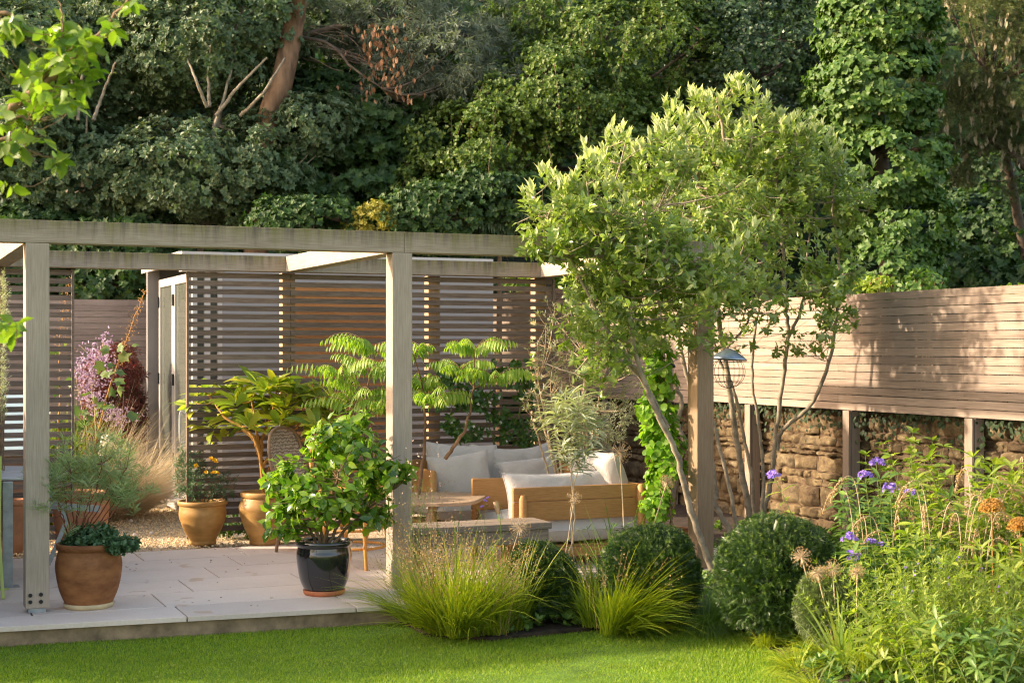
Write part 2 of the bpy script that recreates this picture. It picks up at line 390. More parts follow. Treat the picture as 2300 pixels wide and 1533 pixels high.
def pavingmat():
    m, nt, b, out = newmat('sawn_sandstone')
    n = tex(nt, sc_=1.6, det=6, rough=.65); f = tex(nt, sc_=60, det=3)
    c = ramp(nt, n, [(.3, (.62, .52, .45)), (.7, (.74, .64, .56))]); c = mixc(nt, .2, c, ramp(nt, f, [(.3, (.45, .38, .33)), (.7, (.75, .68, .62))]))
    hs = nd(nt, 'ShaderNodeHueSaturation'); lk(nt, c, hs.inputs['Color']); lk(nt, math_(nt, 'ADD', math_(nt, 'MULTIPLY', island(nt), .22), .89), hs.inputs['Value'])
    st = tex(nt, (1, 1, 1), sc_=2.3, det=3, rough=.5, loc=(3.1, 1.7, 0)); k = nt.nodes.new('ShaderNodeMapRange'); lk(nt, st, k.inputs[0]); k.inputs[1].default_value = .66; k.inputs[2].default_value = .68
    lk(nt, mixc(nt, math_(nt, 'MULTIPLY', k.outputs[0], .55), hs.outputs[0], (.50, .33, .20)), b.inputs['Base Color'])
    b.inputs['Roughness'].default_value = .8; b.inputs['Specular IOR Level'].default_value = .3; bump(nt, b, f, .15, .002); return m
M['paving'] = pavingmat()
M['riser'] = plain('sandstone_riser', (.26, .19, .12), .9, .45, 7, bs=.4)
M['lawnbase'] = plain('turf', (.09, .17, .015), 1, .4, 5)
def gravelmat():
    m, nt, b, out = newmat('golden_gravel'); v = tex(nt, typ='cell', sc_=55); d = tex(nt, typ='edge', sc_=55)
    s = nt.nodes.new('ShaderNodeSeparateColor'); lk(nt, v, s.inputs[0])
    c = ramp(nt, s.outputs[0], [(0, (.52, .38, .20)), (.5, (.74, .59, .37)), (1, (.86, .78, .60))])
    k = nt.nodes.new('ShaderNodeMapRange'); lk(nt, d, k.inputs[0]); k.inputs[2].default_value = .12
    lk(nt, mixc(nt, k.outputs[0], (.22, .14, .07), c), b.inputs['Base Color']); b.inputs['Roughness'].default_value = .9; bump(nt, b, k.outputs[0], .8, .012); return m
M['gravel'] = gravelmat()
L = {}
L['sedge'] = leafmat('sedge_blade', [(.16, .26, .06), (.26, .34, .10), (.34, .38, .08)], .4, .4)
L['hero'] = leafmat('tree_leaf', [(.11, .19, .025), (.19, .28, .04), (.30, .37, .07), (.15, .23, .045), (.22, .30, .09)], .36, .28, back=(.24, .31, .10), spec=.6)
L['herotip'] = leafmat('young_silvery_leaf', [(.38, .44, .17), (.48, .52, .27), (.30, .38, .12)], .42, .5, back=(.5, .52, .36))
L['camellia'] = leafmat('camellia_leaf', [(.05, .13, .015), (.13, .25, .02), (.28, .40, .04), (.18, .30, .03)], .35, .22, spec=.7)
L['edge'] = leafmat('long_leaf', [(.22, .32, .05), (.34, .42, .06), (.52, .48, .06), (.18, .28, .05)], .4, .4)
L['sumac'] = leafmat('sumac_leaflet', [(.16, .28, .03), (.25, .38, .05), (.38, .46, .10)], .42, .5)
L['ginkgo'] = leafmat('fan_leaf', [(.15, .30, .03), (.26, .42, .04), (.10, .22, .03)], .45, .45)
L['jas'] = leafmat('climber_leaf', [(.035, .10, .02), (.08, .17, .02)], .25, .35)
L['silver'] = leafmat('silver_leaf', [(.40, .42, .30), (.55, .56, .42), (.28, .32, .20)], .25, .5)
L['greyshrub'] = leafmat('grey_shrub_leaf', [(.20, .22, .12), (.33, .34, .22)], .3, .5)
L['yew'] = leafmat('yew_needle', [(.02, .05, .01), (.045, .095, .016), (.10, .17, .03)], .15, .35)
L['yewtip'] = leafmat('yew_young_tip', [(.09, .16, .02), (.16, .22, .03)], .3, .4)
L['limegrass'] = leafmat('lime_grass_blade', [(.30, .38, .02), (.44, .49, .03), (.12, .22, .02), (.36, .42, .03), (.20, .30, .02)], .45, .5, tcol=(1.4, 1.4, .5))
L['grass2'] = leafmat('green_blade', [(.10, .20, .03), (.18, .28, .05)], .4, .45)
L['lawn'] = leafmat('lawn_blade', [(.10, .21, .008), (.19, .33, .012), (.29, .42, .02), (.40, .46, .05)], .4, .5, tcol=(1.5, 1.5, .4))
L['stipa'] = leafmat('golden_feather_grass', [(.62, .50, .30), (.74, .63, .44), (.46, .38, .20)], .35, .6, tcol=(1.05, 1., .9))
L['seed'] = leafmat('seed_panicle', [(.42, .28, .12), (.52, .38, .18)], .35, .7, tcol=(1.1, 1., .8))
L['feather'] = leafmat('feathery_leaf', [(.24, .32, .16), (.38, .46, .28)], .35, .5)
L['blueherb'] = leafmat('blue_green_herb', [(.05, .12, .06), (.11, .20, .09)], .2, .5)
L['maple'] = leafmat('purple_maple_leaf', [(.10, .025, .02), (.16, .04, .03), (.06, .02, .015)], .3, .5, tcol=(1.8, .7, .5))
L['lilac'] = leafmat('lilac_petal', [(.40, .24, .42), (.62, .48, .62), (.5, .34, .52)], .3, .6, tcol=(1, 1, 1))
L['phlox'] = leafmat('violet_phlox_petal', [(.22, .14, .62), (.36, .24, .75), (.45, .30, .72)], .35, .6, tcol=(1, 1, 1))
L['yellow'] = leafmat('yellow_petal', [(.80, .42, .01), (.85, .55, .02)], .2, .6, tcol=(1, 1, 1))
L['orange'] = leafmat('orange_seed_fluff', [(.42, .20, .03), (.52, .30, .06)], .3, .7, tcol=(1, 1, 1))
L['whitef'] = leafmat('white_petal', [(.75, .74, .68), (.8, .8, .76)], .3, .6, tcol=(1, 1, 1))
L['lush'] = leafmat('border_leaf', [(.15, .24, .025), (.24, .33, .035), (.34, .39, .06), (.19, .27, .05)], .42, .45)
L['mac'] = leafmat('plume_poppy_leaf', [(.08, .15, .045), (.14, .21, .05), (.2, .24, .06)], .25, .5)
L['ivy'] = leafmat('ivy_leaf', [(.05, .125, .02), (.09, .175, .03), (.14, .23, .045)], .25, .55)
L['ivydark'] = leafmat('dark_ivy_leaf', [(.012, .03, .008), (.03, .06, .012)], .15, .7)
L['oak'] = leafmat('grey_green_leaf', [(.06, .11, .045), (.10, .16, .07), (.15, .20, .10)], .2, .5, back=(.18, .22, .13))
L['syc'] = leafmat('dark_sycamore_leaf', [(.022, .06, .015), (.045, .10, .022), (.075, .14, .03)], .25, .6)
L['euc'] = leafmat('blue_grey_leaf', [(.15, .19, .14), (.24, .27, .20)], .2, .5)
L['dead'] = leafmat('dead_brown_leaf', [(.30, .15, .07), (.20, .09, .04), (.40, .22, .11)], .3, .7, tcol=(1, 1, 1))
L['mound'] = leafmat('small_yellow_green_leaf', [(.07, .13, .025), (.12, .19, .035), (.17, .23, .045)], .28, .45)
L['holly'] = leafmat('dark_glossy_leaf', [(.04, .08, .03), (.08, .13, .06)], .15, .3)
L['larch'] = leafmat('drooping_conifer_needle', [(.09, .12, .04), (.15, .17, .06)], .25, .6)
L['cone'] = leafmat('pale_cone', [(.48, .41, .26), (.36, .31, .18)], .2, .7, tcol=(1, 1, 1))
L['near'] = leafmat('pear_leaf', [(.13, .22, .02), (.20, .29, .03), (.08, .16, .02)], .42, .35)
L['gold'] = leafmat('golden_conifer_leaf', [(.26, .24, .03), (.34, .30, .05)], .3, .5)
# ================================================================== THE SETTING
YF, YB = 10.14, 13.1
def zat(px, py, Y): return CAMH - (py - HOR) * DY(px, Y) / FPX
# lawn
g = MB(); nx, ny = 60, 40
xx, yy = np.meshgrid(np.linspace(-14, 14, nx), np.linspace(-6, 10.6, ny))
zz = -.135 + .012 * nz(np.stack([xx.ravel(), yy.ravel(), 0 * xx.ravel()], 1), 1.2, 3)
ii = (np.arange(ny - 1)[:, None] * nx + np.arange(nx - 1)[None]).ravel()
g.add(np.stack([xx.ravel(), yy.ravel(), zz], 1), np.stack([ii, ii + 1, ii + nx + 1, ii + nx], 1))
struct(g.build('lawn', M['lawnbase'], smooth=True))
def edge_y(x): return 9.825 - .086 * x
# lawn/bed boundary: (px,py) along the photo, level with the lawn
BND = np.array([G(a, b, -.13)[:2] for a, b in [(868, 1385), (960, 1428), (1100, 1440), (1270, 1422), (1450, 1404), (1600, 1395), (1680, 1420), (1760, 1475), (1830, 1560), (1900, 1700)]])
# bed soil: raised sheet right of the boundary
bed = MB(); pts = [(-.0 + p[0], p[1]) for p in BND]
poly = pts + [(9.0, 3.0), (9.0, 24), (6.75, 24), (6.75, 10.07), (3.42, 10.07), (3.42, 9.6)]
bed.add([(x, y, -.105) for x, y in poly] + [(x, y, -.3) for x, y in poly],
        [tuple(range(len(poly)))] + [(i, (i + 1) % len(poly), (i + 1) % len(poly) + len(poly), i + len(poly)) for i in range(len(poly))])
struct(bed.build('flower_bed_soil', M['soil']))
# patio of sawn slabs
pat = MB(); J = .005
rows = [9.0, 10.06, 10.62, 11.18, 11.74, 12.30, 12.86]
random.seed(3)
for r in range(len(rows) - 1):
    x = -3.3 + random.uniform(0, .6)
    while x < 6.75:
        wdt = random.choice([.85, .85, 1.1, .6]) if r else random.choice([1.1, 1.25, .9]); x1 = min(x + wdt, 6.75)
        if r < 1: x1 = min(x1, 3.42)
        if x1 - x < .12: break
        dz = random.uniform(-.0012, .0012)
        if r == 0:
            a, b = edge_y(x) - .03, edge_y(x1) - .03
            v = [(x + J, a, -.032), (x1 - J, b, -.032), (x1 - J, rows[1] - J, -.032), (x + J, rows[1] - J, -.032)]
        else: v = [(x + J, rows[r] + J, -.032), (x1 - J, rows[r] + J, -.032), (x1 - J, rows[r + 1] - J, -.032), (x + J, rows[r + 1] - J, -.032)]
        v += [(p[0], p[1], 0 + dz) for p in v]
        pat.add(v, [(4, 5, 6, 7), (0, 1, 5, 4), (1, 2, 6, 5), (2, 3, 7, 6), (3, 0, 4, 7)])
        x = x1
struct(pat.build('patio', M['paving'], bevel=.003))
sub = MB()
xs = np.linspace(-3.3, 3.4, 2)
sub.add([(-3.3, edge_y(-3.3), -.25), (3.40, edge_y(3.4), -.25), (3.40, 10.075, -.25), (6.74, 10.075, -.25), (6.74, 12.95, -.25), (-3.3, 12.95, -.25),
         (-3.3, edge_y(-3.3), -.034), (3.40, edge_y(3.4), -.034), (3.40, 10.075, -.034), (6.74, 10.075, -.034), (6.74, 12.95, -.034), (-3.3, 12.95, -.034)],
        [(6, 7, 8, 9, 10, 11), (0, 1, 7, 6), (1, 2, 8, 7), (2, 3, 9, 8), (3, 4, 10, 9), (4, 5, 11, 10), (5, 0, 6, 11)])
struct(sub.build('patio_base', M['riser']))
# gravel
g = MB(); nx, ny = 90, 50
xx, yy = np.meshgrid(np.linspace(-5, 6.7, nx), np.linspace(12.97, 24, ny)); zz = -.02 + .018 * nz(np.stack([xx.ravel(), yy.ravel(), 0 * xx.ravel()], 1), 2.2, 5)
ii = (np.arange(ny - 1)[:, None] * nx + np.arange(nx - 1)[None]).ravel()
g.add(np.stack([xx.ravel(), yy.ravel(), zz], 1), np.stack([ii, ii + 1, ii + nx + 1, ii + nx], 1))
struct(g.build('gravel_path', M['gravel'], smooth=True))
st = MB(); n = 5200
p = np.stack([R.uniform(.8, 3.1, n), R.uniform(12.98, 16.4, n), R.uniform(-.018, .006, n)], 1)
tv = np.array([(1, 0, 0), (-.5, .8, 0), (-.5, -.8, 0), (0, 0, .8), (0, 0, -.8)]); tf = np.array([(0, 1, 3), (1, 2, 3), (2, 0, 3), (1, 0, 4), (2, 1, 4), (0, 2, 4)])
a = R.uniform(0, 6.28, n); sc1 = R.uniform(.006, .016, n)
rot = np.stack([np.cos(a), -np.sin(a), 0 * a, np.sin(a), np.cos(a), 0 * a, 0 * a, 0 * a, 1 + 0 * a], 1).reshape(n, 3, 3)
v = np.einsum('nij,kj->nki', rot, tv) * sc1[:, None, None] + p[:, None]
st.add(v.reshape(-1, 3), (tf[None] + (np.arange(n) * 5)[:, None, None]).reshape(-1, 3))
stuff(st.build('loose_gravel', plain('gravel_chip', (.72, .58, .36), .9, .4, 60), smooth=False), 'loose golden gravel chips scattered beside the patio', 'gravel')
# hillside
g = MB(); nx, ny = 90, 60
xx, yy = np.meshgrid(np.linspace(-30, 50, nx), np.linspace(19, 75, ny)); X, Yv = xx.ravel(), yy.ravel()
zz = -.3 + np.clip(Yv - 20.5, 0, 99) * .62 + .5 * nz(np.stack([X, Yv, 0 * X], 1), .25, 8)
zz = np.where(Yv < 20.5, -.25, zz)
ii = (np.arange(ny - 1)[:, None] * nx + np.arange(nx - 1)[None]).ravel()
g.add(np.stack([X, Yv, zz], 1), np.stack([ii, ii + 1, ii + nx + 1, ii + nx], 1))
struct(g.build('hillside', M['hill'], smooth=True))
g = MB(); g.box(8.95, 60, -6, 24, -.6, .25); struct(g.build('neighbouring_ground', M['hill']))
g = MB(); g.box(-40, -5.02, -6, 24, -.6, -.16); struct(g.build('side_ground', M['lawnbase']))

# ================================================================== PERGOLA
pg = thing('pergola', 'weathered oak pergola of thick posts and beams over the pale patio', 'pergola', (.95, YF, 0))
def post(x, y, z0, z1, pw=.15, mt='post'):
    return MB().box(x, x + pw, y, y + pw, z0, z1).build('post', M[mt], pg, bevel=.006)
p1 = post(.95, YF, .03, 2.4)
MB().box(.97, 1.08, YF + .02, YF + .13, 0, .034).build('foot_plate', M['zinc'], p1)
for px, py in ((68, 1336), (92, 1334), (68, 1351), (92, 1350)):
    x = AY(px, YF); z = zat(px, py, YF); b = MB()
    b.tube([(x, YF + .004, z), (x, YF - .010, z)], .0125, .0125, 12); b.tube([(x, YF - .009, z), (x, YF - .016, z)], .0085, .007, 6); b.build('bolt', M['darkmetal'], p1)
p2 = post(3.45, YF, .0, 2.4)
p3 = post(5.95, YF, .0, 2.4, mt='postdark')
ZT, ZB_ = 2.4 + .148, 2.4 + .140
jx = AY(908, YF)
MB().box(-2.2, jx - .0015, YF - .001, YF + .149, 2.401, ZT).build('front_beam', M['beamX'], pg, bevel=.004)
MB().box(jx + .0015, 6.10, YF - .001, YF + .149, 2.401, ZT).build('front_beam', M['beamX'], pg, bevel=.004)
MB().box(-2.2, 6.10, YB, YB + .15, 2.401, ZB_).build('back_beam', M['beamXb'], pg, bevel=.004)
for x in (.952, 3.452, 5.952):
    MB().box(x, x + .146, YF + .151, YB - .002, 2.402, ZT - .01).build('cross_beam', M['beamY'], pg, bevel=.004)
for x in (.95, 3.45, 4.85, 5.95):
    MB().box(x + .003, x + .12, YB + .12, YB + .235, 0, 2.398).build('back_post', M['slatpost'], pg, bevel=.004)

# slatted screens
def screen(x0, x1, label, split=None):
    t = thing('slatted_screen', label, 'screen', (x0, 13.14, 0), group='slatted timber screens under the back beam')
    s = MB(); z = 2.385; y = YB + .085; pit = .0722
    while z > .12:
        xs_ = [x0, x1] if not split else [x0, split, x1]
        for k in range(len(xs_) - 1):
            dz = random.uniform(-.002, .002); s.box(xs_[k] + .002, xs_[k + 1] - .002, y + random.uniform(0, .003), y + .022, z - .046 + dz, z + dz)
        z -= pit
    s.build('slats', M['slat'], t)
    for x in (x0 - .022, x1 + .002):
        MB().box(x, x + .02, y - .012, y + .035, .05, 2.39).build('edge_batten', M['slat'], t)
    return t
xl = AY(424, 13.2)
screen(-2.2, AY(160, 13.2), 'dark slatted timber screen left of the gravel gap, behind the metal table')
screen(xl, 6.12, 'long dark slatted timber screen behind the sofas and ochre pots', split=3.52)

# ================================================================== GARDEN ROOM
BX, BY, BT = 3.20, 16.0, 2.70
gr = thing('garden_room', 'low white garden room with grey framed glass door behind the slatted screen', 'garden room', (BX, BY, 0))
bx0, bx1 = AY(500, BY), AY(1108, BY)
MB().box(bx0, bx1, BY, BY + .12, .0, BT + .02).build('front_wall', M['white'], gr)
MB().box(bx1 - .12, bx1, BY + .122, 18.3, 0, BT - .002).build('side_wall', M['white'], gr)
MB().box(BX + .04, bx1 - .122, 18.2, 18.3, 0, BT - .002).build('back_wall', M['pillar'], gr)
cl = MB(); z = .05
while z < 2.38:
    cl.box(AY(632, BY - .03), AY(868, BY - .03), BY - .03, BY - .002, z, z + .108); z += .112
cl.build('timber_cladding', M['cladding'], gr)
MB().box(BX - .12, bx1 + .05, BY + .121, 18.5, BT, BT + .06).build('roof', M['greypaint'], gr)
MB().box(BX - .12, bx0 - .002, BY - .04, BY + .119, BT - .16, BT + .05).build('roof_fascia', M['greypaint'], gr)
MB().box(BX - .12, BX - .085, BY + .12, 18.5, BT - .07, BT - .002).build('roof_fascia', M['greypaint'], gr)
MB().box(BX - .11, BX + .03, 18.12, 18.22, 0, BT - .002).build('pillar', M['pillar'], gr)
MB().box(BX - .16, BX + .2, BY + .05, 18.1, 0, .07).build('threshold', M['greypaint'], gr)
def glazed(y0, y1, nm, parent, hinge=True):
    d = MB(); zt = BT - .17; fw = .07
    d.box(BX, BX + .06, y0, y0 + fw, .075, zt).box(BX, BX + .06, y1 - fw, y1, .075, zt).box(BX, BX + .06, y0 + fw, y1 - fw, .075, .18).box(BX, BX + .06, y0 + fw, y1 - fw, zt - .09, zt)
    o = d.build(nm, M['greypaint'], parent, bevel=.004)
    MB().box(BX + .02, BX + .035, y0 + fw, y1 - fw, .18, zt - .09).build('glass_pane', M['glass'], o)
    if hinge:
        for z in (.42, 1.3, 2.2): MB().box(BX - .022, BX - .002, y1 - .05, y1 - .02, z, z + .13).build('hinge', M['darkmetal'], o)
    return o
d1 = glazed(16.25, 17.08, 'door', gr)
glazed(17.12, 18.0, 'door', gr)
MB().tube(spline([(BX - .003, 16.36, 1.0), (BX - .06, 16.36, 1.02), (BX - .06, 16.36, .72), (BX - .003, 16.36, .70)]), .014, .014, 8).build('handle', M['zinc'], d1)
for xa, xb in ((BX + .0, BX + .05), (BX + .13, BX + .19), (bx0 - .05, bx0 - .002)): MB().box(xa, xb, BY + .0, BY + .06, .07, BT - .162).build('window_frame', M['greypaint'], gr)
MB().box(BX + .051, bx0 - .052, BY + .062, BY + .07, .07, BT - .162).build('glass_pane', M['glass'], gr)

# ================================================================== FENCES
FX = 8.6
def boards(mb, x0, x1, y0, y1, zb, n, pit, gap, axis='y', ln=2.4, off=0):
    for k in range(n):
        a = (y0 if axis == 'y' else x0) - off * (k % 2); e = y1 if axis == 'y' else x1
        while a < e - .02:
            b = min(a + ln, e); a2 = max(a, y0 if axis == 'y' else x0); dz = random.uniform(-.0015, .0015); dx = random.uniform(0, .003)
            if axis == 'y': mb.box(x0 + dx, x1, a2 + .001, b - .001, zb + k * pit + dz, zb + (k + 1) * pit - gap + dz)
            else: mb.box(a2 + .001, b - .001, y0 + dx, y1, zb + k * pit + dz, zb + (k + 1) * pit - gap + dz)
            a = b
t = thing('timber_fence', 'pinkish larch board fence in sunlight right of the leafy tree, raised above the stone wall', 'fence', (FX, 12, 0), group='larch board fences')
f = MB(); boards(f, FX, FX + .022, 3.0, 14.68, 1.133, 15, .0737, .0062, ln=3.6, off=1.8); f.build('boards', M['fence'], t)
for y in (8.4, 10.13, 11.86, 13.6):
    MB().box(FX + .024, FX + .12, y - .047, y + .047, -.15, 2.2).build('post', M['fencepost'], t, bevel=.004)
    MB().box(FX - .012, FX + .012, y - .05, y + .05, -.15, 1.125).build('post_face', M['fencepost'], t, bevel=.003)
t = thing('timber_fence', 'taller shaded larch fence section left of the leafy tree, running to the screen corner', 'fence', (FX, 16, 0), group='larch board fences')
f = MB(); boards(f, FX + .03, FX + .052, 14.72, 21.5, 1.09, 19, .0765, .006, ln=3.6, off=1.8); f.build('boards', M['fence'], t)
for y in (15.4, 17.1, 18.8): MB().box(FX + .054, FX + .15, y - .047, y + .047, -.15, 2.5).build('post', M['post'], t, bevel=.004)
t = thing('timber_fence', 'grey horizontal board fence beyond the gravel, left of the garden room', 'fence', (0, 19, 0), group='larch board fences')
f = MB(); boards(f, -6, 4.2, 19.0, 19.02, .05, 31, .0735, .004, axis='x', ln=3.0, off=1.5); f.build('boards', M['fenceX'], t)
for x in (-2, .2, 2.2): MB().box(x, x + .09, 19.022, 19.11, -.1, 2.25).build('post', M['post'], t)

# ================================================================== STONE WALL
t = thing('stone_wall', 'low rubble sandstone wall of honey brown stones under the timber fence', 'wall', (8.75, 12, 0))
s = MB(); z = -.2; random.seed(5)
while z < 1.22:
    h = random.choice([.05, .08, .11, .15, .21]); y = 4.0 + random.uniform(-.3, 0)
    while y < 19.5:
        wd = random.uniform(.12, .42) * (1.2 if h > .12 else .9); m = 11
        u, v_ = np.meshgrid(np.linspace(-1, 1, m), np.linspace(-1, 1, 7)); u = u.ravel(); v_ = v_.ravel()
        pr = random.uniform(-.03, .03)
        dep = (1 - np.abs(u) ** 10) * (1 - np.abs(v_) ** 10) * .034 + pr * (1 - np.maximum(abs(u), abs(v_)) ** 8)
        hh = h / 2 - .007; ww = wd / 2 - .008
        P_ = np.stack([8.79 - dep, y + wd / 2 + u * ww * (1 + .0 * v_), z + h / 2 + v_ * hh], 1)
        P_[:, 0] += .014 * nz(P_, 24, 2) + .009 * nz(P_, 70, 8); P_[:, 1] += .013 * nz(P_, 11, 4); P_[:, 2] += .013 * nz(P_, 9, 6)
        i = (np.arange(6)[:, None] * m + np.arange(m - 1)[None]).ravel()
        s.add(P_, np.stack([i, i + 1, i + m + 1, i + m], 1)[:, ::-1]); y += wd
    z += h
def stoneisl():
    m, nt, b, out = newmat('honey_rubble_stone')
    n = tex(nt, sc_=9, det=9, rough=.72); n2 = tex(nt, sc_=1.5, det=3)
    c = ramp(nt, island(nt), [(0, (.06, .043, .03)), (.2, (.15, .11, .07)), (.4, (.24, .185, .115)), (.6, (.13, .09, .065)), (.8, (.20, .15, .10)), (1, (.14, .13, .11))])
    c = mixc(nt, .6, c, ramp(nt, n, [(.38, (.03, .024, .017)), (.48, (.15, .11, .07)), (.56, (.21, .165, .10)), (.66, (.40, .34, .24))]))
    c = mixc(nt, 1.0, c, ramp(nt, n2, [(.3, (.42, .40, .34)), (.6, (.98, .95, .84))]), 'MULTIPLY')
    lk(nt, c, b.inputs['Base Color']); b.inputs['Roughness'].default_value = .95; b.inputs['Specular IOR Level'].default_value = .15; bump(nt, b, n, .9, .02); return m
s.build('stones', stoneisl(), t, smooth=True)
MB().box(8.797, 9.2, 4, 19.6, -.3, 1.2).build('mortar_core', plain('mortar', (.10, .065, .04), 1, .5, 8, bs=.6), t)

# ================================================================== POTS
def pot(name, label, cat, c, prof, mat, group=None, saucer=None, soil=True, n=48):
    t = thing(name, label, cat, tuple(c), group)
    b = MB(); b.lathe(prof, c, n, wob=.006); b.build('body', mat, t, smooth=True)
    rz = max(p[1] for p in prof); rr = [p[0] for p in prof][-3]
    s = MB(); s.lathe([(0.002, rz - .06), (rr * .5, rz - .045), (rr * .93, rz - .065)], c, 24, .03); s.build('soil', M['soil'], t, smooth=True)
    if saucer:
        r, m_ = saucer; s = MB(); s.lathe([(0.01, .0), (r * .93, 0), (r, .012), (r * 1.03, .034), (r * .97, .036), (r * .93, .012), (.01, .01)], c, 40, .012); s.build('saucer', m_, t, smooth=True)
    return t
def prof(rb, rm, rt, h, lip=.02, z0=0.0, belly=.62, neck=None):
    """rounded flowerpot profile with rolled lip; last points go down the inside"""
    ne = neck or rt * .93; q = [(.005, z0), (rb, z0), (rb * 1.04, z0 + .01)]
    c = spline([(rb * 1.04, z0 + .01), (rb + (rm - rb) * .62, z0 + h * .25), (rm, z0 + h * belly), (rm * .3 + ne * .7, z0 + h * .84), (ne, z0 + h * .90)], 6)
    q += [tuple(a) for a in c[1:]]
    q += [(rt * .97, z0 + h * .905), (rt, z0 + h * .93), (rt * 1.01, z0 + h * .97), (rt * .985, z0 + h), (rt * .93, z0 + h), (rt * .88, z0 + h * .93), (rt * .85, z0 + h * .7), (rt * .5, z0 + h * .6)]
    return q
def lathefix():
    pass
# profile helper for 3-vector splines
_sp = spline
def spline2(p, k): return _sp([(a, b, 0) for a, b in p], k)[:, :2]
def prof(rb, rm, rt, h, z0=0.0, belly=.62, neck=None, foot=False):
    ne = neck or rt * .93; q = [(.005, z0), (rb * .97, z0), (rb * 1.02, z0 + .012)]
    if foot: q += [tuple(a) for a in spline2([(rb * 1.02, z0 + .012), (rb * 1.03, z0 + h * .12), (rb * .5 + rm * .52, z0 + h * .34), (rm, z0 + h * belly), (rm * .4 + ne * .6, z0 + h * .82), (ne, z0 + h * .885)], 6)[1:]]
    else: q += [tuple(a) for a in spline2([(rb * 1.02, z0 + .012), (rb + (rm - rb) * .66, z0 + h * .28), (rm, z0 + h * belly), (rm * .35 + ne * .65, z0 + h * .82), (ne, z0 + h * .885)], 6)[1:]]
    q += [(rt * .96, z0 + h * .892), (rt * 1.0, z0 + h * .91), (rt * 1.015, z0 + h * .95), (rt * 1.0, z0 + h * .99), (rt * .96, z0 + h), (rt * .90, z0 + h * .985), (rt * .87, z0 + h * .93), (rt * .85, z0 + h * .7)]
    return q
cP1 = G(190, 1368); cP1 = cP1 + FWD * .1; sc1 = np.linalg.norm(cP1[:2])
s1 = 9.92 / FPX
pot('terracotta_pot', 'large brown terracotta pot on cream saucer beside the bolted post', 'plant pot', cP1, prof(50 * s1, 73 * s1, 71 * s1, 142 * s1, z0=.012, belly=.62), M['terra'], 'pots on the patio', (54 * s1, M['saucer']))
cBP = G(724, 1338) + FWD * .1; s2 = 10.45 / FPX
pot('glazed_pot', 'glossy black glazed pot on orange saucer at the patio edge', 'plant pot', cBP, prof(42 * s2, 62 * s2, 64 * s2, 118 * s2, z0=.012, belly=.68, neck=59 * s2), M['glaze'], 'pots on the patio', (46 * s2, M['redsaucer']))
s3 = 13.2 / FPX
cO1 = G(450, 1224) + FWD * .1
pot('ochre_pot', 'ochre pot of yellow flowers on the gravel edge', 'plant pot', cO1, prof(30 * s3, 52 * s3, 55 * s3, 98 * s3, belly=.64, foot=True), M['ochre'], 'pots on the patio')
cO2 = G(591, 1224) + FWD * .1
pot('ochre_pot', 'big bellied ochre pot holding the bare stemmed shrub behind the black pot', 'plant pot', cO2, prof(34 * s3, 58 * s3, 54 * s3, 118 * s3, belly=.66, foot=True), M['ochre'], 'pots on the patio')
cT1 = G(170, 1238) + FWD * .15; s4 = 12.75 / FPX
pot('terracotta_pot', 'big pale terracotta pot behind the metal trestle legs', 'plant pot', cT1, prof(44 * s4, 62 * s4, 64 * s4, 130 * s4, belly=.7), M['terrapale'], 'pots on the patio')
cT2 = G(8, 1246) + FWD * .15
pot('terracotta_pot', 'tapered terracotta pot under the zinc table at the left edge', 'plant pot', cT2, prof(28 * s4, 42 * s4, 46 * s4, 120 * s4, belly=.8), M['terrapale'], 'pots on the patio')
cO3 = W(1340, 1060, 13.3); cO3[2] = 0
pot('ochre_pot', 'ochre pot of the olive tree hidden behind the sofas', 'plant pot', cO3, prof(.16, .24, .25, .5, belly=.68), M['ochre'], 'pots on the patio')
cSm = G(1525, 1212, -.1)
pot('terracotta_pot', 'small low terracotta pot by the foot of the big corner post', 'plant pot', cSm, prof(.07, .085, .09, .12), M['terra'], 'pots on the patio')

# ================================================================== FURNITURE
def cushion(name, c, hx, hy, hz, parent, rot=Matrix.Identity(3), puff=.5, seed=0, pinch=.1, pipe=True, sag=0.0):
    """pillow: local x,y in plane, z thickness; rot maps local to world"""
    n = 26; u, v = np.meshgrid(np.linspace(-1, 1, n), np.linspace(-1, 1, n)); u = u.ravel(); v = v.ravel()
    th = ((1 - np.abs(u) ** 3.2) * (1 - np.abs(v) ** 3.2)) ** puff
    k = 1 - pinch * (np.abs(u) ** 2 + np.abs(v) ** 2 - 2 * np.abs(u * v) ** 2) * .5
    px_ = u * hx * (1 - pinch * (1 - np.abs(v) ** 2) * np.abs(u) ** 3); py_ = v * hy * (1 - pinch * (1 - np.abs(u) ** 2) * np.abs(v) ** 3)
    P_ = np.stack([px_, py_, 0 * u], 1); g = np.random.default_rng(seed)
    wr = .1 * nz(P_, 9, seed + 1) + .06 * nz(P_, 22, seed + 2)
    top = P_ + np.stack([0 * u, 0 * u, hz * th * (1 + wr)], 1); bot = P_ - np.stack([0 * u, 0 * u, hz * th * (1 + .5 * wr)], 1)
    sg = -sag * (1 - u ** 2) * (v > 0) * v ** 2
    top[:, 1] += sg; bot[:, 1] += sg
    Rm = np.array(rot); c = np.array(c, float)
    i = (np.arange(n - 1)[:, None] * n + np.arange(n - 1)[None]).ravel(); q = np.stack([i, i + 1, i + n + 1, i + n], 1)
    m = MB(); m.add(top @ Rm.T + c, q); m.add(bot @ Rm.T + c, q[:, ::-1])
    o = m.build(name, M['fabric'], parent, smooth=True)
    if pipe:
        idx = list(range(n)) + [n - 1 + n * k_ for k_ in range(1, n)] + [n * n - 1 - k_ for k_ in range(1, n)] + [n * (n - 1) - n * k_ for k_ in range(1, n)]
        pm = MB(); pm.tube(((top + bot) / 2)[idx] @ Rm.T + c, .0045, .0045, 6, False); pm.build('piping', M['fabric'], o, smooth=True)
    return o
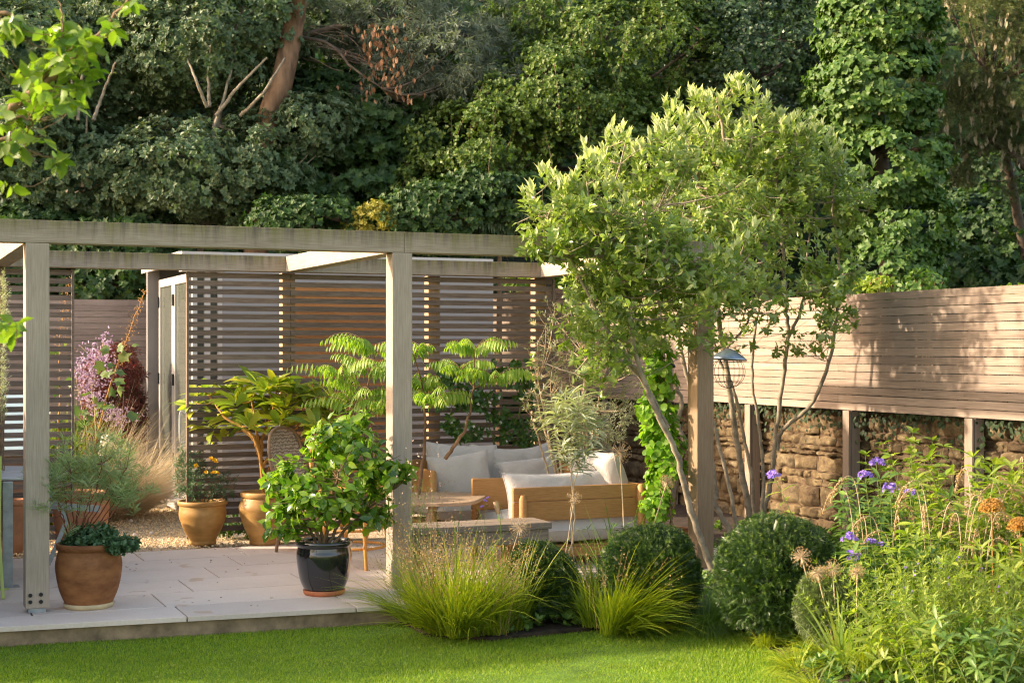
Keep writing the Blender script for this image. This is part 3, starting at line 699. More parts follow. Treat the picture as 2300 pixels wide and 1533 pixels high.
def rx(a): return Matrix.Rotation(a, 3, 'X')
def ry(a): return Matrix.Rotation(a, 3, 'Y')
def rzm(a): return Matrix.Rotation(a, 3, 'Z')
# front chair: faces left, its oak end panel towards the lawn
ex0, eY = AY(1153, 10.62), 10.62; ex1 = AY(1447, eY); D_ = DY(1300, eY)
def Z_(py, px=1300, Y=10.62): return CAMH - (py - HOR) * DY(px, Y) / FPX
arm = thing('garden_armchair', 'honey teak lounge chair with oatmeal cushions, its slatted end panel facing the lawn', 'armchair', (ex0, eY, 0))
wd_ = ex1 - ex0; zt = Z_(1090); zb = Z_(1165)
e = MB(); zm = zt - (zt - zb) * .42
e.box(ex0 + .0, ex1 - .07, eY, eY + .03, zm + .0015, zt); e.build('end_panel', M['teak'], arm, bevel=.008)
MB().box(ex0 + .0, ex1 - .07, eY, eY + .03, zb, zm - .0015).build('end_panel', M['teak'], arm, bevel=.008)
for x, z0 in ((ex0 + .07, 0), (ex1 - .04, 0)):
    b = MB(); b.tube([(x, eY - .028, z0), (x, eY - .028, (zt if x > ex0 + .3 else zt - .07) - .02), (x, eY - .028, zt - (.0 if x > (ex0 + ex1) / 2 else .055))], [.032, .032, .018], n=14); b.build('leg', M['teak'], arm, smooth=True)
MB().box(ex0 + .02, ex1 - .06, eY + .9, eY + .93, zb, zt).build('end_panel', M['teak'], arm, bevel=.008)
for x in (ex0 + .06, ex1 - .06): MB().tube([(x, eY + .95, 0), (x, eY + .95, zt)], .03, .028, 12).build('leg', M['teak'], arm, smooth=True)
MB().box(ex1 - .07, ex1 - .04, eY + .0, eY + .93, zb, zt).build('back_panel', M['teak'], arm, bevel=.006)
MB().box(ex0 + .05, ex1 - .03, eY + .03, eY + .06, Z_(1250), Z_(1228)).build('seat_rail', M['teak'], arm, bevel=.006)
MB().box(ex0 + .05, ex1 - .05, eY + .06, eY + .9, .13, .17).build('seat_base', M['teak'], arm)
cushion('seat_cushion', (ex0 + wd_ / 2 + .03, eY + .46, .285), wd_ / 2 - .02, .43, .115, arm, puff=.22, seed=3, pinch=.02)
cushion('back_cushion', (ex1 - .16, eY + .46, .60), .42, .30, .12, arm, rot=rzm(rad(90)) @ rx(rad(72)), puff=.42, seed=5)
cushion('arm_cushion', (ex0 + wd_ * .36, eY + .19, .50), wd_ * .36, .24, .10, arm, rot=rx(rad(80)), puff=.45, seed=9)
cushion('arm_cushion', (ex1 - .26, eY + .22, .52), .22, .24, .10, arm, rot=rx(rad(78)) @ rzm(rad(4)), puff=.45, seed=12)
# back sofa: along the screen, facing the camera
sY = 12.15; sx0 = AY(972, sY); sx1 = AY(1296, 12.2)
sofa = thing('garden_sofa', 'teak sofa with light grey linen cushions in front of the dark screen', 'sofa', (sx0, sY, 0))
for x in (sx0, sx1 - .03):
    MB().box(x, x + .03, sY + .05, sY + .8, .36, .66).build('arm_panel', M['teak'], sofa, bevel=.008)
    for y in (sY + .03, sY + .82): MB().tube([(x + .015, y, 0), (x + .015, y, .64), (x + .015, y, .66)], [.03, .03, .016], n=12).build('leg', M['teak'], sofa, smooth=True)
MB().box(sx0 + .03, sx1 - .03, sY + .8, sY + .83, .36, .70).build('back_panel', M['teak'], sofa, bevel=.006)
MB().box(sx0 + .03, sx1 - .03, sY + .02, sY + .05, .12, .20).build('seat_rail', M['teak'], sofa, bevel=.006)
MB().box(sx0 + .03, sx1 - .03, sY + .05, sY + .8, .14, .18).build('seat_base', M['teak'], sofa)
sw = sx1 - sx0
cushion('seat_cushion', (sx0 + sw / 2, sY + .38, .31), sw / 2 - .035, .40, .12, sofa, puff=.2, seed=21, pinch=.015)
cushion('back_cushion', (sx0 + sw * .36, sY + .60, .57), .36, .29, .12, sofa, rot=rx(rad(74)) @ rzm(rad(-4)), puff=.45, seed=23)
cushion('back_cushion', (sx0 + sw * .74, sY + .64, .60), .42, .26, .12, sofa, rot=rx(rad(70)), puff=.45, seed=24, sag=.06)
cushion('scatter_cushion', (sx0 + .40, sY + .33, .56), .29, .235, .10, sofa, rot=rzm(rad(-10)) @ rx(rad(68)) @ rzm(rad(7)), puff=.5, seed=26, pinch=.12)
cushion('scatter_cushion', (sx0 + sw * .75, sY + .30, .55), .32, .18, .10, sofa, rot=rx(rad(66)) @ rzm(rad(5)), puff=.5, seed=27, pinch=.12)
# coffee table
ct = thing('coffee_table', 'rounded teak coffee table with splayed legs in front of the sofa', 'table', (4.3, 11.8, 0))
zt = .50; pts = [G(a, b, zt) for a, b in ((905, 1104), (1058, 1105), (1088, 1110), (1085, 1116), (1040, 1128), (905, 1126))]
q = spline(pts + [pts[0]], 5)[:-1]; q[:, 2] = zt; k = len(q); b = MB()
b.add(np.vstack([q, q - [0, 0, .028]]), [tuple(range(k))[::-1]] + [tuple(range(k, 2 * k))] + [(i, (i + 1) % k, (i + 1) % k + k, i + k) for i in range(k)])
b.build('top', M['teakpale'], ct, bevel=.004)
cx, cy = q[:, 0].mean(), q[:, 1].mean()
for sx, sy in ((.28, -.25), (-.28, -.25), (.3, .25), (-.3, .25)):
    MB().tube([(cx + sx, cy + sy, zt - .028), (cx + sx * 1.35, cy + sy * 1.3, 0)], .022, .013, 10).build('leg', M['teakpale'], ct, smooth=True)
# weathered bench
bY = 10.20; x0, x1 = AY(915, bY), AY(1240, bY); zt = .415
bn = thing('low_bench', 'grey weathered plank bench behind the lime green grass', 'bench', (x0, bY, 0))
MB().box(x0, x1, bY, bY + .17, zt - .05, zt).box(x0, x1, bY + .178, bY + .36, zt - .05, zt).build('seat_planks', M['oldwood'], bn, bevel=.006)
MB().box(x0 + .02, x1 - .02, bY + .015, bY + .05, zt - .155, zt - .051).build('apron', M['oldwood'], bn, bevel=.005)
for x in (x0 + .05, x1 - .28):
    for y in (bY + .05, bY + .26): MB().box(x, x + .07, y, y + .07, 0, zt - .051).build('leg', M['teak'], bn, bevel=.004)
# cane chairs
def cane_chair(label, c, rz, fm, wm, hb=.98):
    t = thing('cane_chair', label, 'chair', tuple(c), group='cane bistro chairs', rz=rz)
    seat = MB(); seat.lathe([(.005, .43), (.18, .435), (.215, .445), (.225, .455), (.21, .465), (.18, .46), (.005, .452)], (0, 0, 0), 28); seat.build('seat', wm, t, local=True, smooth=True)
    for sx, sy in ((.17, -.17), (-.17, -.17)):
        MB().tube([(sx * .9, sy * .9, .45), (sx * 1.15, sy * 1.2, 0)], .016, .014, 10).build('leg', fm, t, local=True, smooth=True)
    for sx in (.17, -.17):
        MB().tube([(sx * .95, .17, .45), (sx * 1.15, .23, 0)], .016, .014, 10).build('leg', fm, t, local=True, smooth=True)
    fr = MB()
    path = spline([(.19, .15, .42), (.225, .22, .62), (.235, .27, .80), (.17, .31, hb - .05), (0, .325, hb), (-.17, .31, hb - .05), (-.235, .27, .80), (-.225, .22, .62), (-.19, .15, .42)], 7)
    fr.tube(path, .014, .014, 8); fr.build('back_frame', fm, t, local=True, smooth=True)
    n = 20; u, v = np.meshgrid(np.linspace(-1, 1, n), np.linspace(0, 1, n)); u = u.ravel(); v = v.ravel()
    zz_ = .55 + v * (hb - .56); hw = .222 * np.where(v < .55, .93 + .12 * v, 1.0) * np.sqrt(np.clip(1 - np.clip((v - .55) / .47, 0, 1) ** 2.6, .02, 1))
    P_ = np.stack([u * hw, .205 + .125 * v + .045 * (1 - u ** 2), zz_], 1)
    i = (np.arange(n - 1)[:, None] * n + np.arange(n - 1)[None]).ravel()
    bk = MB(); bk.add(P_, np.stack([i, i + 1, i + n + 1, i + n], 1)); o = bk.build('back', wm, t, local=True, smooth=True)
    so_ = o.modifiers.new('thick', 'SOLIDIFY'); so_.thickness = .012
    for z, r in ((.16, .235), (.30, .215)):
        a = np.linspace(0, 2 * np.pi, 33); MB().tube(np.stack([r * np.cos(a), r * np.sin(a) + .01, z + 0 * a], 1), .011, .011, 7, False).build('stretcher', fm, t, local=True, smooth=True)
    for sx in (1, -1):
        MB().tube(spline([(sx * .2, -.18, .17), (sx * .12, -.19, .3), (0, -.2, .4)], 5), .008, .008, 6).build('brace', fm, t, local=True, smooth=True)
        MB().tube(spline([(sx * .225, .2, .6), (sx * .26, .05, .64), (sx * .24, -.12, .6), (sx * .2, -.17, .45)], 6), .013, .013, 8).build('arm', fm, t, local=True, smooth=True)
    return t
def weave(name, a, b_):
    m, nt, b, out = newmat(name); tc = nt.nodes.new('ShaderNodeTexCoord'); wv = nd(nt, 'ShaderNodeTexWave'); wv.inputs['Scale'].default_value = 11; wv.inputs['Distortion'].default_value = 6; wv.inputs['Detail Scale'].default_value = 3
    wv.bands_direction = 'Z'; lk(nt, tc.outputs['Object'], wv.inputs[0]); lk(nt, ramp(nt, wv.outputs['Fac'], [(.2, a), (.7, b_)]), b.inputs['Base Color']); b.inputs['Roughness'].default_value = .6; bump(nt, b, wv.outputs['Fac'], .6, .006); return m
WG = weave('grey_woven_cane', (.26, .20, .15), (.56, .47, .39)); WO = weave('orange_woven_cane', (.30, .13, .04), (.66, .36, .12))
CG = plain('brown_cane', (.30, .19, .11), .5, .25, 9)
c1 = G(692, 1246) + FWD * .25; cane_chair('grey brown woven cane chair behind the camellia, facing right', c1, rad(38), CG, WG, 1.04)
c2 = G(795, 1278) + FWD * .18; cane_chair('orange cane chair half hidden by the camellia leaves', c2, rad(42), M['cane'], WO, .98)

# zinc trestle table
zt = .78; tb = thing('metal_table', 'galvanised metal table on folding trestle legs at the left edge', 'table', (0.3, 10.6, 0))
f0, f1 = G(-260, 1076, zt), G(146, 1070, zt); b0, b1 = G(-300, 1044, zt), G(98, 1046, zt)
b = MB(); b.add([tuple(q[:2]) + (zt - .02,) for q in (f0, f1, b1, b0)] + [tuple(q[:2]) + (zt,) for q in (f0, f1, b1, b0)], [(3, 2, 1, 0), (4, 5, 6, 7), (0, 1, 5, 4), (1, 2, 6, 5), (2, 3, 7, 6), (3, 0, 4, 7)])
b.build('top', M['zinctop'], tb, bevel=.004)
lp = G(17, 1318); D_ = lp @ FWD
MB().beam((lp[0], lp[1], 0), (lp[0], lp[1], zt - .021), .05, .07, (1, 0, 0)).build('leg', M['zinc'], tb, bevel=.003)
MB().box(lp[0] - .06, lp[0] + .08, lp[1] - .04, lp[1] + .05, 0.001, .008).build('foot_plate', M['zinc'], tb)
ta, tb_ = G(112, 1268), None
def Wp(px, py, Y): return W(px, py, DY(px, Y))
for (a, c, y) in (((150, 1168), (108, 1268), 11.2), ((150, 1168), (108, 1098), 11.2), ((110, 1096), (185, 1030), 11.2)):
    MB().beam(Wp(a[0], a[1], y), Wp(c[0], c[1], y), .012, .03).build('strut', M['zinc'], tb)
MB().beam(Wp(100, 1134, 11.25), Wp(225, 1142, 11.25), .03, .045).build('cross_bar', M['zinc'], tb)
for (a, c, y) in (((20, 1330), (0, 1150), 10.1),): pass
lc = thing('folding_chair', 'lime green slatted garden chair cut by the left edge', 'chair', tuple(G(-20, 1325)))
cx, cy = G(-14, 1325)[:2]
for k in range(3): MB().box(cx - .34, cx + .028, cy + .01 + .0 * k, cy + .028, .62 + k * .10, .69 + k * .10).build('back_slat', M['lime'], lc, bevel=.003)
for x, s in ((cx + .03, 1), (cx - .36, 1)):
    MB().beam((x, cy, .0), (x + .012, cy, .95), .022, .022, (1, 0, 0)).build('leg', M['lime'], lc)
    MB().beam((x, cy - .42, .0), (x, cy + .02, .5), .02, .02, (1, 0, 0)).build('leg', M['lime'], lc)
for k in range(5): MB().box(cx - .35, cx + .02, cy - .38 + k * .08, cy - .32 + k * .08, .44, .458).build('seat_slat', M['lime'], lc, bevel=.003)
MB().box(cx - .02, cx + .10, cy - .02, cy + .0, .001, .012).build('foot', M['lime'], lc)
cfx = thing('cold_frame', 'pale blue glazed cold frame seen through the slats behind the zinc table', 'cold frame', (.9, 14.4, 0))
MB().box(-.6, 1.42, 14.4, 15.2, 0, .72).build('frame', M['slat'], cfx); MB().add([(-.6, 14.38, .74), (1.42, 14.38, .74), (1.42, 15.2, 1.25), (-.6, 15.2, 1.25), (-.6, 14.38, .76), (1.42, 14.38, .76), (1.42, 15.2, 1.27), (-.6, 15.2, 1.27)], [(3, 2, 1, 0), (4, 5, 6, 7), (0, 1, 5, 4), (1, 2, 6, 5), (2, 3, 7, 6), (3, 0, 4, 7)]).build('lid', plain('pale_blue_glazing', (.48, .62, .64), .15, .08, 3), cfx)
# boulder and white pebbles
bo = MB(); c = W(240, 1045, 16.5); bo.sphere((0, 0, 0), 1, 14); P_ = bo.v[-1]; bo.v[-1] = P_ * (1 + .18 * nz(P_, 2.2, 3))[:, None] * np.array([.11, .10, .30]) + np.array([c[0], c[1], .30])
bo.v[-1][:, 2] = bo.v[-1][:, 2] * 1.25
tag(bo.build('boulder', M['stonewhite'], origin=(c[0], c[1], 0), smooth=True), 'pale upright boulder half hidden in the golden feather grass', 'boulder')
for (px, py), lab in (((294, 1172), 'white pebble on the gravel nearest the feather grass'), ((341, 1200), 'white pebble on the gravel nearest the ochre flower pot'), ((188, 1172), 'white pebble seen through the feathery stems'), ((303, 1204), 'white pebble nearest the patio edge')):
    c = G(px, py); s = MB(); s.sphere((0, 0, 0), 1, 7); s.v[-1] = s.v[-1] * (1 + .25 * nz(s.v[-1], 2, px))[:, None] * np.array([.022, .02, .018]) + c + [0, 0, .012]
    tag(s.build('pebble', M['stonewhite'], origin=c, smooth=True), lab, 'pebble', 'white pebbles on the gravel')
# ---- bird feeders
cf = Wp(1637, 800, 10.35); f = thing('bird_feeder', 'metal dome bird feeder with round wire cage hanging in the tree', 'bird feeder', tuple(cf), group='bird feeders')
s5 = (cf @ FWD) / FPX
dm = MB(); dm.lathe([(.002, 20 * s5), (9 * s5, 17 * s5), (22 * s5, 8 * s5), (34 * s5, -3 * s5), (38 * s5, -8 * s5), (36 * s5, -9 * s5), (22 * s5, 3 * s5), (.002, 12 * s5)], (0, 0, 0), 32); dm.v[-1] = dm.v[-1] * [1.12, 1.12, .9]
dm.v[-1] = dm.v[-1] @ np.array(Matrix.Rotation(rad(4), 3, 'Y')).T + cf; dm.build('dome', plain('pewter_dome', (.30, .36, .42), .3, .2, 20, metal=.8), f, smooth=True)
cg = MB(); cc_ = cf + [0, 0, -34 * s5]; r_ = 37 * s5
for k in range(9):
    a = math.pi * k / 9; th = np.linspace(0, 2 * np.pi, 33); cg.tube(np.stack([r_ * np.cos(th) * math.cos(a), r_ * np.cos(th) * math.sin(a), r_ * np.sin(th)], 1) + cc_, .0016, .0016, 4, False)
for z in (-.6, -.2, .2, .6):
    th = np.linspace(0, 2 * np.pi, 33); rr = r_ * math.sqrt(1 - z * z); cg.tube(np.stack([rr * np.cos(th), rr * np.sin(th), z * r_ + 0 * th], 1) + cc_, .0016, .0016, 4, False)
cg.build('cage', M['darkmetal'], f)
MB().tube([cf + [0, 0, 20 * s5], cf + [0, 0, 80 * s5]], .0015, .0015, 5).build('hanger', M['darkmetal'], f)
cf = Wp(1503, 860, 10.5); f = thing('bird_feeder', 'clear tube bird feeder with dark cap beside the big corner post', 'bird feeder', tuple(cf), group='bird feeders')
s5 = (cf @ FWD) / FPX; tube_m = plain('seed_tube', (.42, .36, .26), .2, .3, 60, coat=.5)
MB().tube([cf + [0, 0, 36 * s5], cf - [0, 0, 42 * s5]], 10 * s5, 10 * s5, 16).build('tube', tube_m, f, smooth=False)
MB().lathe([(.001, 54 * s5), (6 * s5, 50 * s5), (15 * s5, 38 * s5), (13 * s5, 34 * s5), (.002, 35 * s5)], cf, 20).build('cap', M['darkmetal'], f, smooth=True)
MB().lathe([(.001, -42 * s5), (12 * s5, -42 * s5), (12 * s5, -52 * s5), (.001, -54 * s5)], cf, 20).build('base', M['darkmetal'], f)
for z in (-6, -34): MB().tube([cf + [-15 * s5, 0, z * s5], cf + [15 * s5, 0, z * s5]], .003, .003, 6).build('perch', M['darkmetal'], f)
MB().tube([cf + [0, 0, 52 * s5], cf + [0, 0, 130 * s5]], .0012, .0012, 4).build('hanger', M['darkmetal'], f)
cf = W(1360, 770, 13.0); f = MB(); s5 = 13 / FPX
f.tube([cf + [0, 0, 16 * s5], cf - [0, 0, 16 * s5]], 9 * s5, 11 * s5, 12).lathe([(.001, 24 * s5), (14 * s5, 15 * s5), (.001, 14 * s5)], cf, 12)
tag(f.build('bird_feeder', M['darkmetal'], origin=cf), 'small black bird feeder hanging in front of the shaded fence', 'bird feeder', 'bird feeders')
# ================================================================== VEGETATION
CAMP = np.array([0, 0, CAMH])
def blobtips(ells, n, inner=.75, lump=.22, f=2.2, seed=1, face=None, up=.35):
    """points near the surface of a union of ellipsoids (centre, (rx,ry,rz)), with outward directions"""
    wts = np.array([e[1][0] * e[1][2] + e[1][1] * e[1][2] for e in ells]); wts /= wts.sum(); P, Dn = [], []
    for (c, r), wt in zip(ells, wts):
        k = int(n * wt) + 1; d = rdir(k * 2); c = np.array(c); r = np.array(r)
        if face is not None: d = d[(d @ nrm(CAMP - c)) > face]
        d = d[:k]; ra = R.uniform(inner, 1.0, len(d)) ** .6 * (1 + lump * nz(d * r, f, seed)); p = c + d * r * ra[:, None]
        keep = np.ones(len(p), bool)
        for c2, r2 in ells:
            if c2 is not None and not (np.allclose(c2, c)): keep &= (((p - np.array(c2)) / np.array(r2)) ** 2).sum(1) > .5
        P.append(p[keep]); Dn.append(nrm(d / r * r.mean() + UP * up)[keep])
    return np.concatenate(P), np.concatenate(Dn)
def pe(px, py, D, rx_, ry_, dep=None):   # ellipsoid seen at a photo spot with half sizes in photo pixels
    s = D / FPX; return (W(px, py, D), (rx_ * s, (dep or rx_ * s), ry_ * s))

# ---------------- lawn grass
lg = MB(); n = 330000
q = np.stack([R.uniform(.2, 6.2, n), R.uniform(6.6, 9.95, n)], 1)
bx = BND[:, 0]; by = BND[:, 1]
ok = (q[:, 1] < 9.83 - .086 * q[:, 0]) | (q[:, 0] > 3.38); ok &= ~inpoly(q, poly) & (q[:, 1] < 9.9)
D = q @ FWD[:2]; lat = q @ RGT[:2]; ok &= (D > 7.7) & (np.abs(lat / D) < .37); q = q[ok]; n = len(q)
r0 = np.c_[q, -.135 + 0 * q[:, 0]]; dd = rdir(n) * .45 + UP
Lh = R.uniform(.016, .032, n) * (1 + .25 * nz(r0, 5, 9))
ribbons(lg, r0, dd, Lh, .003, .3, seg=2, tip=.2)
stuff(lg.build('lawn_grass', L['lawn']), 'short mown bright green lawn grass', 'grass')

# ---------------- hero multi stem tree
ht = thing('multi_stem_tree', 'tall multi stemmed evergreen tree with pale young leaf tips between the yew balls', 'tree', tuple(G(1640, 1260, -.1)))
sk = Skel()
def S(pts, r0, r1, n=9): return sk.stem([W(a, b, d) for a, b, d in pts], r0, r1, n)
S([(1612, 1318, 11.55), (1585, 1240, 11.55), (1548, 1130, 11.5), (1515, 1010, 11.4), (1470, 915, 11.3), (1430, 800, 11.2), (1410, 690, 11.2), (1380, 600, 11.2), (1340, 500, 11.1)], 0.0288, .012)
S([(1440, 830, 11.25), (1395, 812, 11.2), (1340, 790, 11.1), (1290, 838, 11.1)], .013, .004, 6)
S([(1420, 770, 11.2), (1365, 745, 11.2), (1330, 680, 11.2), (1290, 600, 11.2), (1250, 520, 11.1), (1200, 440, 11.1)], .016, .006, 7)
S([(1655, 1215, 12.90), (1615, 1150, 12.85), (1575, 1060, 12.80), (1545, 1000, 12.80), (1522, 950, 12.80), (1530, 905, 12.80), (1505, 830, 12.70), (1490, 740, 12.70), (1470, 640, 12.60), (1450, 520, 12.50), (1440, 420, 12.40)], 0.0272, .010)
S([(1610, 1120, 13.50), (1598, 1030, 13.50), (1575, 930, 13.50), (1545, 850, 13.50), (1525, 740, 13.50), (1540, 620, 13.50), (1560, 500, 13.40), (1570, 380, 13.30), (1590, 300, 13.30)], 0.0240, .010)
S([(1690, 1200, 14.10), (1672, 1090, 14.00), (1650, 960, 13.90), (1635, 850, 13.80), (1620, 760, 13.80), (1612, 660, 13.70), (1625, 540, 13.70), (1630, 420, 13.60), (1625, 300, 13.50), (1610, 220, 13.50)], 0.0320, .012)
S([(1692, 1190, 14.20), (1690, 1080, 14.20), (1668, 970, 14.20), (1650, 880, 14.10), (1610, 790, 14.10), (1595, 700, 14.10), (1575, 600, 14.00)], 0.0208, .010)
S([(1700, 1200, 14.10), (1730, 1090, 14.10), (1740, 1000, 14.10), (1755, 880, 14.00), (1770, 750, 13.90), (1765, 690, 13.90), (1760, 600, 13.90), (1755, 480, 13.80), (1740, 380, 13.80), (1720, 290, 13.70)], 0.0256, .010)
S([(1745, 1010, 14.10), (1758, 965, 14.05), (1820, 910, 13.90), (1860, 820, 13.80), (1875, 740, 13.80), (1885, 640, 13.70), (1880, 540, 13.70), (1870, 440, 13.60), (1890, 370, 13.60)], 0.0216, .009)
S([(1770, 760, 13.90), (1800, 690, 13.90), (1810, 600, 13.90), (1820, 520, 13.90), (1850, 430, 13.80)], .016, .006, 7)
S([(1625, 790, 13.80), (1665, 745, 13.70), (1690, 690, 13.70), (1680, 600, 13.60), (1660, 520, 13.50)], .014, .006, 7)
ells = [pe(1735, 330, 13.4, 80, 80, .5), pe(1600, 330, 13.3, 120, 130, .75), pe(1640, 300, 13.5, 90, 120, .6), pe(1450, 370, 11.5, 130, 110, .7), pe(1300, 470, 11.2, 125, 100, .6), pe(1230, 520, 11.1, 85, 85, .45),
        pe(1780, 420, 13.6, 130, 130, .7), pe(1890, 480, 13.5, 95, 120, .55), pe(1560, 500, 13.2, 170, 150, 1.0), pe(1700, 560, 13.6, 190, 120, .9), pe(1420, 560, 11.3, 150, 110, .7),
        pe(1860, 610, 13.6, 100, 90, .5), pe(1560, 660, 13.3, 170, 80, .6), pe(1370, 640, 11.3, 100, 60, .4), pe(1590, 620, 11.3, 120, 80, .5), pe(1740, 640, 13.4, 110, 70, .5)]
tips, dirs = blobtips(ells, 5200, inner=.2, lump=.30, f=3.2, seed=24, up=.7); kk = nz(tips, 5.5, 31) > -.24; tips, dirs = tips[kk], dirs[kk]
extra = np.array([W(a, b, d) for a, b, d in [(R.uniform(1300, 1400), R.uniform(690, 850), R.uniform(10.9, 11.4)) for _ in range(60)] + [(R.uniform(1400, 1600), R.uniform(700, 790), R.uniform(11.3, 11.9)) for _ in range(90)] + [(R.uniform(1840, 1930), R.uniform(680, 740), 13.5) for _ in range(20)] + [(R.uniform(1320, 1900), R.uniform(650, 800) - abs(R.normal(0, 30)), R.uniform(12.6, 13.8)) for _ in range(230)] + [(R.normal(1570, 75), R.normal(620, 55), R.uniform(10.8, 11.5)) for _ in range(170)] + [(R.normal(1290, 58), R.normal(515, 50), R.uniform(10.7, 11.5)) for _ in range(95)] + [(R.normal(1345, 55), R.normal(735, 50), R.uniform(10.9, 11.6)) for _ in range(100)]])
tips = np.vstack([tips, extra]); dirs = np.vstack([dirs, nrm(rdir(len(extra)) + UP * .5)])
for st_ in ([(1660, 1215, 12.9), (1640, 1100, 12.9), (1610, 980, 12.9), (1590, 860, 12.8), (1600, 740, 12.8), (1640, 620, 12.8)], [(1700, 1205, 14.0), (1715, 1090, 14.0), (1705, 960, 14.0), (1690, 840, 13.9), (1700, 720, 13.9), (1730, 600, 13.8)], [(1500, 960, 11.4), (1440, 850, 11.3), (1380, 770, 11.2), (1330, 690, 11.2)]): S(st_, .02, .008, 7)
cl = tips[R.choice(len(tips), 110, replace=False)]; cl = cl[np.argsort(cl[:, 2])]
sk.join(cl, .010, .005, up=.12, n=5)
mid = tips[R.choice(len(tips), 650, replace=False)]; sk.join(mid, .0045, .0022, up=.1, n=4, k=4)
sk.join(tips - dirs * .05, .0022, .0012, up=.05, n=3, k=3, add=False)
pass
sk.mb.build('stems', M['bark'], ht, smooth=True)
lv = MB(); lt = MB()
zc = np.array([tips[np.argsort(np.linalg.norm((tips - t) * [1, 1, 0], axis=1))[:60], 2].max() for t in tips])
top = (zc - tips[:, 2]) < .16 + .1 * R.random(len(tips))
a_, b_ = tips[~top], dirs[~top]; rosette(lv, T_OV, a_, b_, 8, 1.1, .070, .82, droop=.12, base=.10)
a2, b2 = tips[top], nrm(dirs[top] * .35 + UP); rosette(lv, T_OV, a2, b2, 7, .95, .078, .8, base=.12)
rosette(lt, T_OV, a2 + b2 * .02, b2, 6, .34, .105, .58, base=.05)
k = R.random(len(a_)) < .12; rosette(lt, T_OV, a_[k] + b_[k] * .02, nrm(b_[k] + UP * .5), 4, .4, .075, .8)
lv.build('leaves', L['hero'], ht, smooth=True); lt.build('young_leaves', L['herotip'], ht, smooth=True)

# ---------------- camellia in black pot
cm = thing('camellia_shrub', 'glossy green camellia growing in the black glazed pot', 'shrub', tuple(cBP + [0, 0, .3]))
sk = Skel(); b0 = cBP + np.array([0, 0, .26]); Dc = b0 @ FWD
for a, b, dd_ in ((700, 1000, 0), (780, 960, .1), (840, 1040, 0), (660, 1110, -.1), (760, 1060, -.25), (620, 1060, .1), (880, 1100, 0)):
    e_ = W(a, b, Dc + dd_); sk.stem([b0 + rdir(1)[0] * .02, (b0 * .6 + e_ * .4) + [0, 0, .04], e_], .014, .005, 6)
ells = [pe(770, 1000, Dc, 90, 85, .28), pe(690, 1070, Dc - .05, 95, 60, .3), pe(830, 1060, Dc, 85, 75, .28), pe(740, 1120, Dc - .1, 115, 70, .32), pe(650, 1180, Dc - .05, 50, 30, .15), pe(850, 1150, Dc, 60, 40, .2), pe(800, 945, Dc, 45, 30, .15), pe(625, 1075, Dc, 35, 45, .15), pe(895, 1050, Dc, 40, 40, .12), pe(640, 1140, Dc, 55, 40, .15)]
tips, dirs = blobtips(ells, 330, inner=.35, lump=.28, f=7, seed=17, up=.3)
sk.join(tips, .004, .002, up=.1, n=4); sk.mb.build('stems', M['twig'], cm, smooth=True)
lv = MB(); rosette(lv, T_OV, tips, dirs, 7, 1.2, .088, 1.0, droop=.5, base=.12); lv.build('leaves', L['camellia'], cm, smooth=True)

# ---------------- long leaved shrub in ochre pot
t = thing('pot_shrub', 'bare stemmed shrub with whorls of long yellow green leaves in the big bellied ochre pot', 'shrub', tuple(cO2 + [0, 0, .4]))
sk = Skel(); b0 = cO2 + np.array([0, 0, .36]); Dc = b0 @ FWD
for pts in (((585, 1040), (570, 990), (530, 950)), ((585, 1040), (575, 960), (565, 900)), ((590, 1050), (640, 990), (690, 930)), ((600, 1060), (650, 1010), (740, 950)), ((588, 1000), (610, 930), (620, 880)), ((575, 990), (510, 940), (470, 890))):
    sk.stem([b0] + [W(a, b, Dc + R.normal(0, .12)) for a, b in pts], .020, .007, 7)
tips = np.array([W(a, b, Dc + R.normal(0, .18)) for a, b in ((462, 880), (490, 900), (520, 930), (545, 885), (560, 905), (600, 870), (620, 860), (640, 900), (675, 885), (700, 905), (720, 890), (740, 930), (690, 940), (650, 930), (600, 920), (560, 950), (500, 870), (580, 860), (655, 870), (760, 960), (530, 900), (625, 945), (710, 960), (480, 960), (505, 975), (735, 965), (440, 905), (750, 905))])
sk.join(tips, .007, .004, up=.1, n=5, add=False); sk.mb.build('stems', M['orangestem'], t, smooth=True)
lv = MB(); rosette(lv, T_LA, tips, nrm(rdir(len(tips)) * .3 + UP), 15, 1.2, .275, 1.1, droop=.2, base=.07); lv.build('leaves', L['edge'], t, smooth=True)

# ---------------- sumac shrubs
def fronds(lv, st, tips, dirs, k, Ls, lf, pairs=10, droop=.5, tpl=T_LA):
    for p, d in zip(tips, dirs):
        for i in range(k):
            a = i * 2.4 + R.uniform(0, 6.28); o_ = nrm(np.array([math.cos(a), math.sin(a), R.uniform(.15, .8)]) * .9 + d * .4); Lf = Ls * R.uniform(.7, 1.15)
            tt = np.linspace(0, 1, pairs + 2); q = p + o_ * (Lf * tt)[:, None] - UP * (droop * Lf * tt ** 2)[:, None]
            st.tube(q, .003, .0012, 4, False); tg = nrm(np.gradient(q, axis=0)); sd = nrm(np.cross(tg, UP))
            for s in (-1, 1):
                ax = sd[2:] * s * .8 + tg[2:] * .35 - UP * R.uniform(.9, 1.7, (len(tt) - 2, 1)); szz = lf * (1 - .55 * tt[2:] ** 3) * R.uniform(.85, 1.1, len(tt[2:]))
                leaves(lv, tpl, q[2:], ax, sd[2:] * s * .3 + UP + R.normal(0, .15, ax.shape), szz, .85)
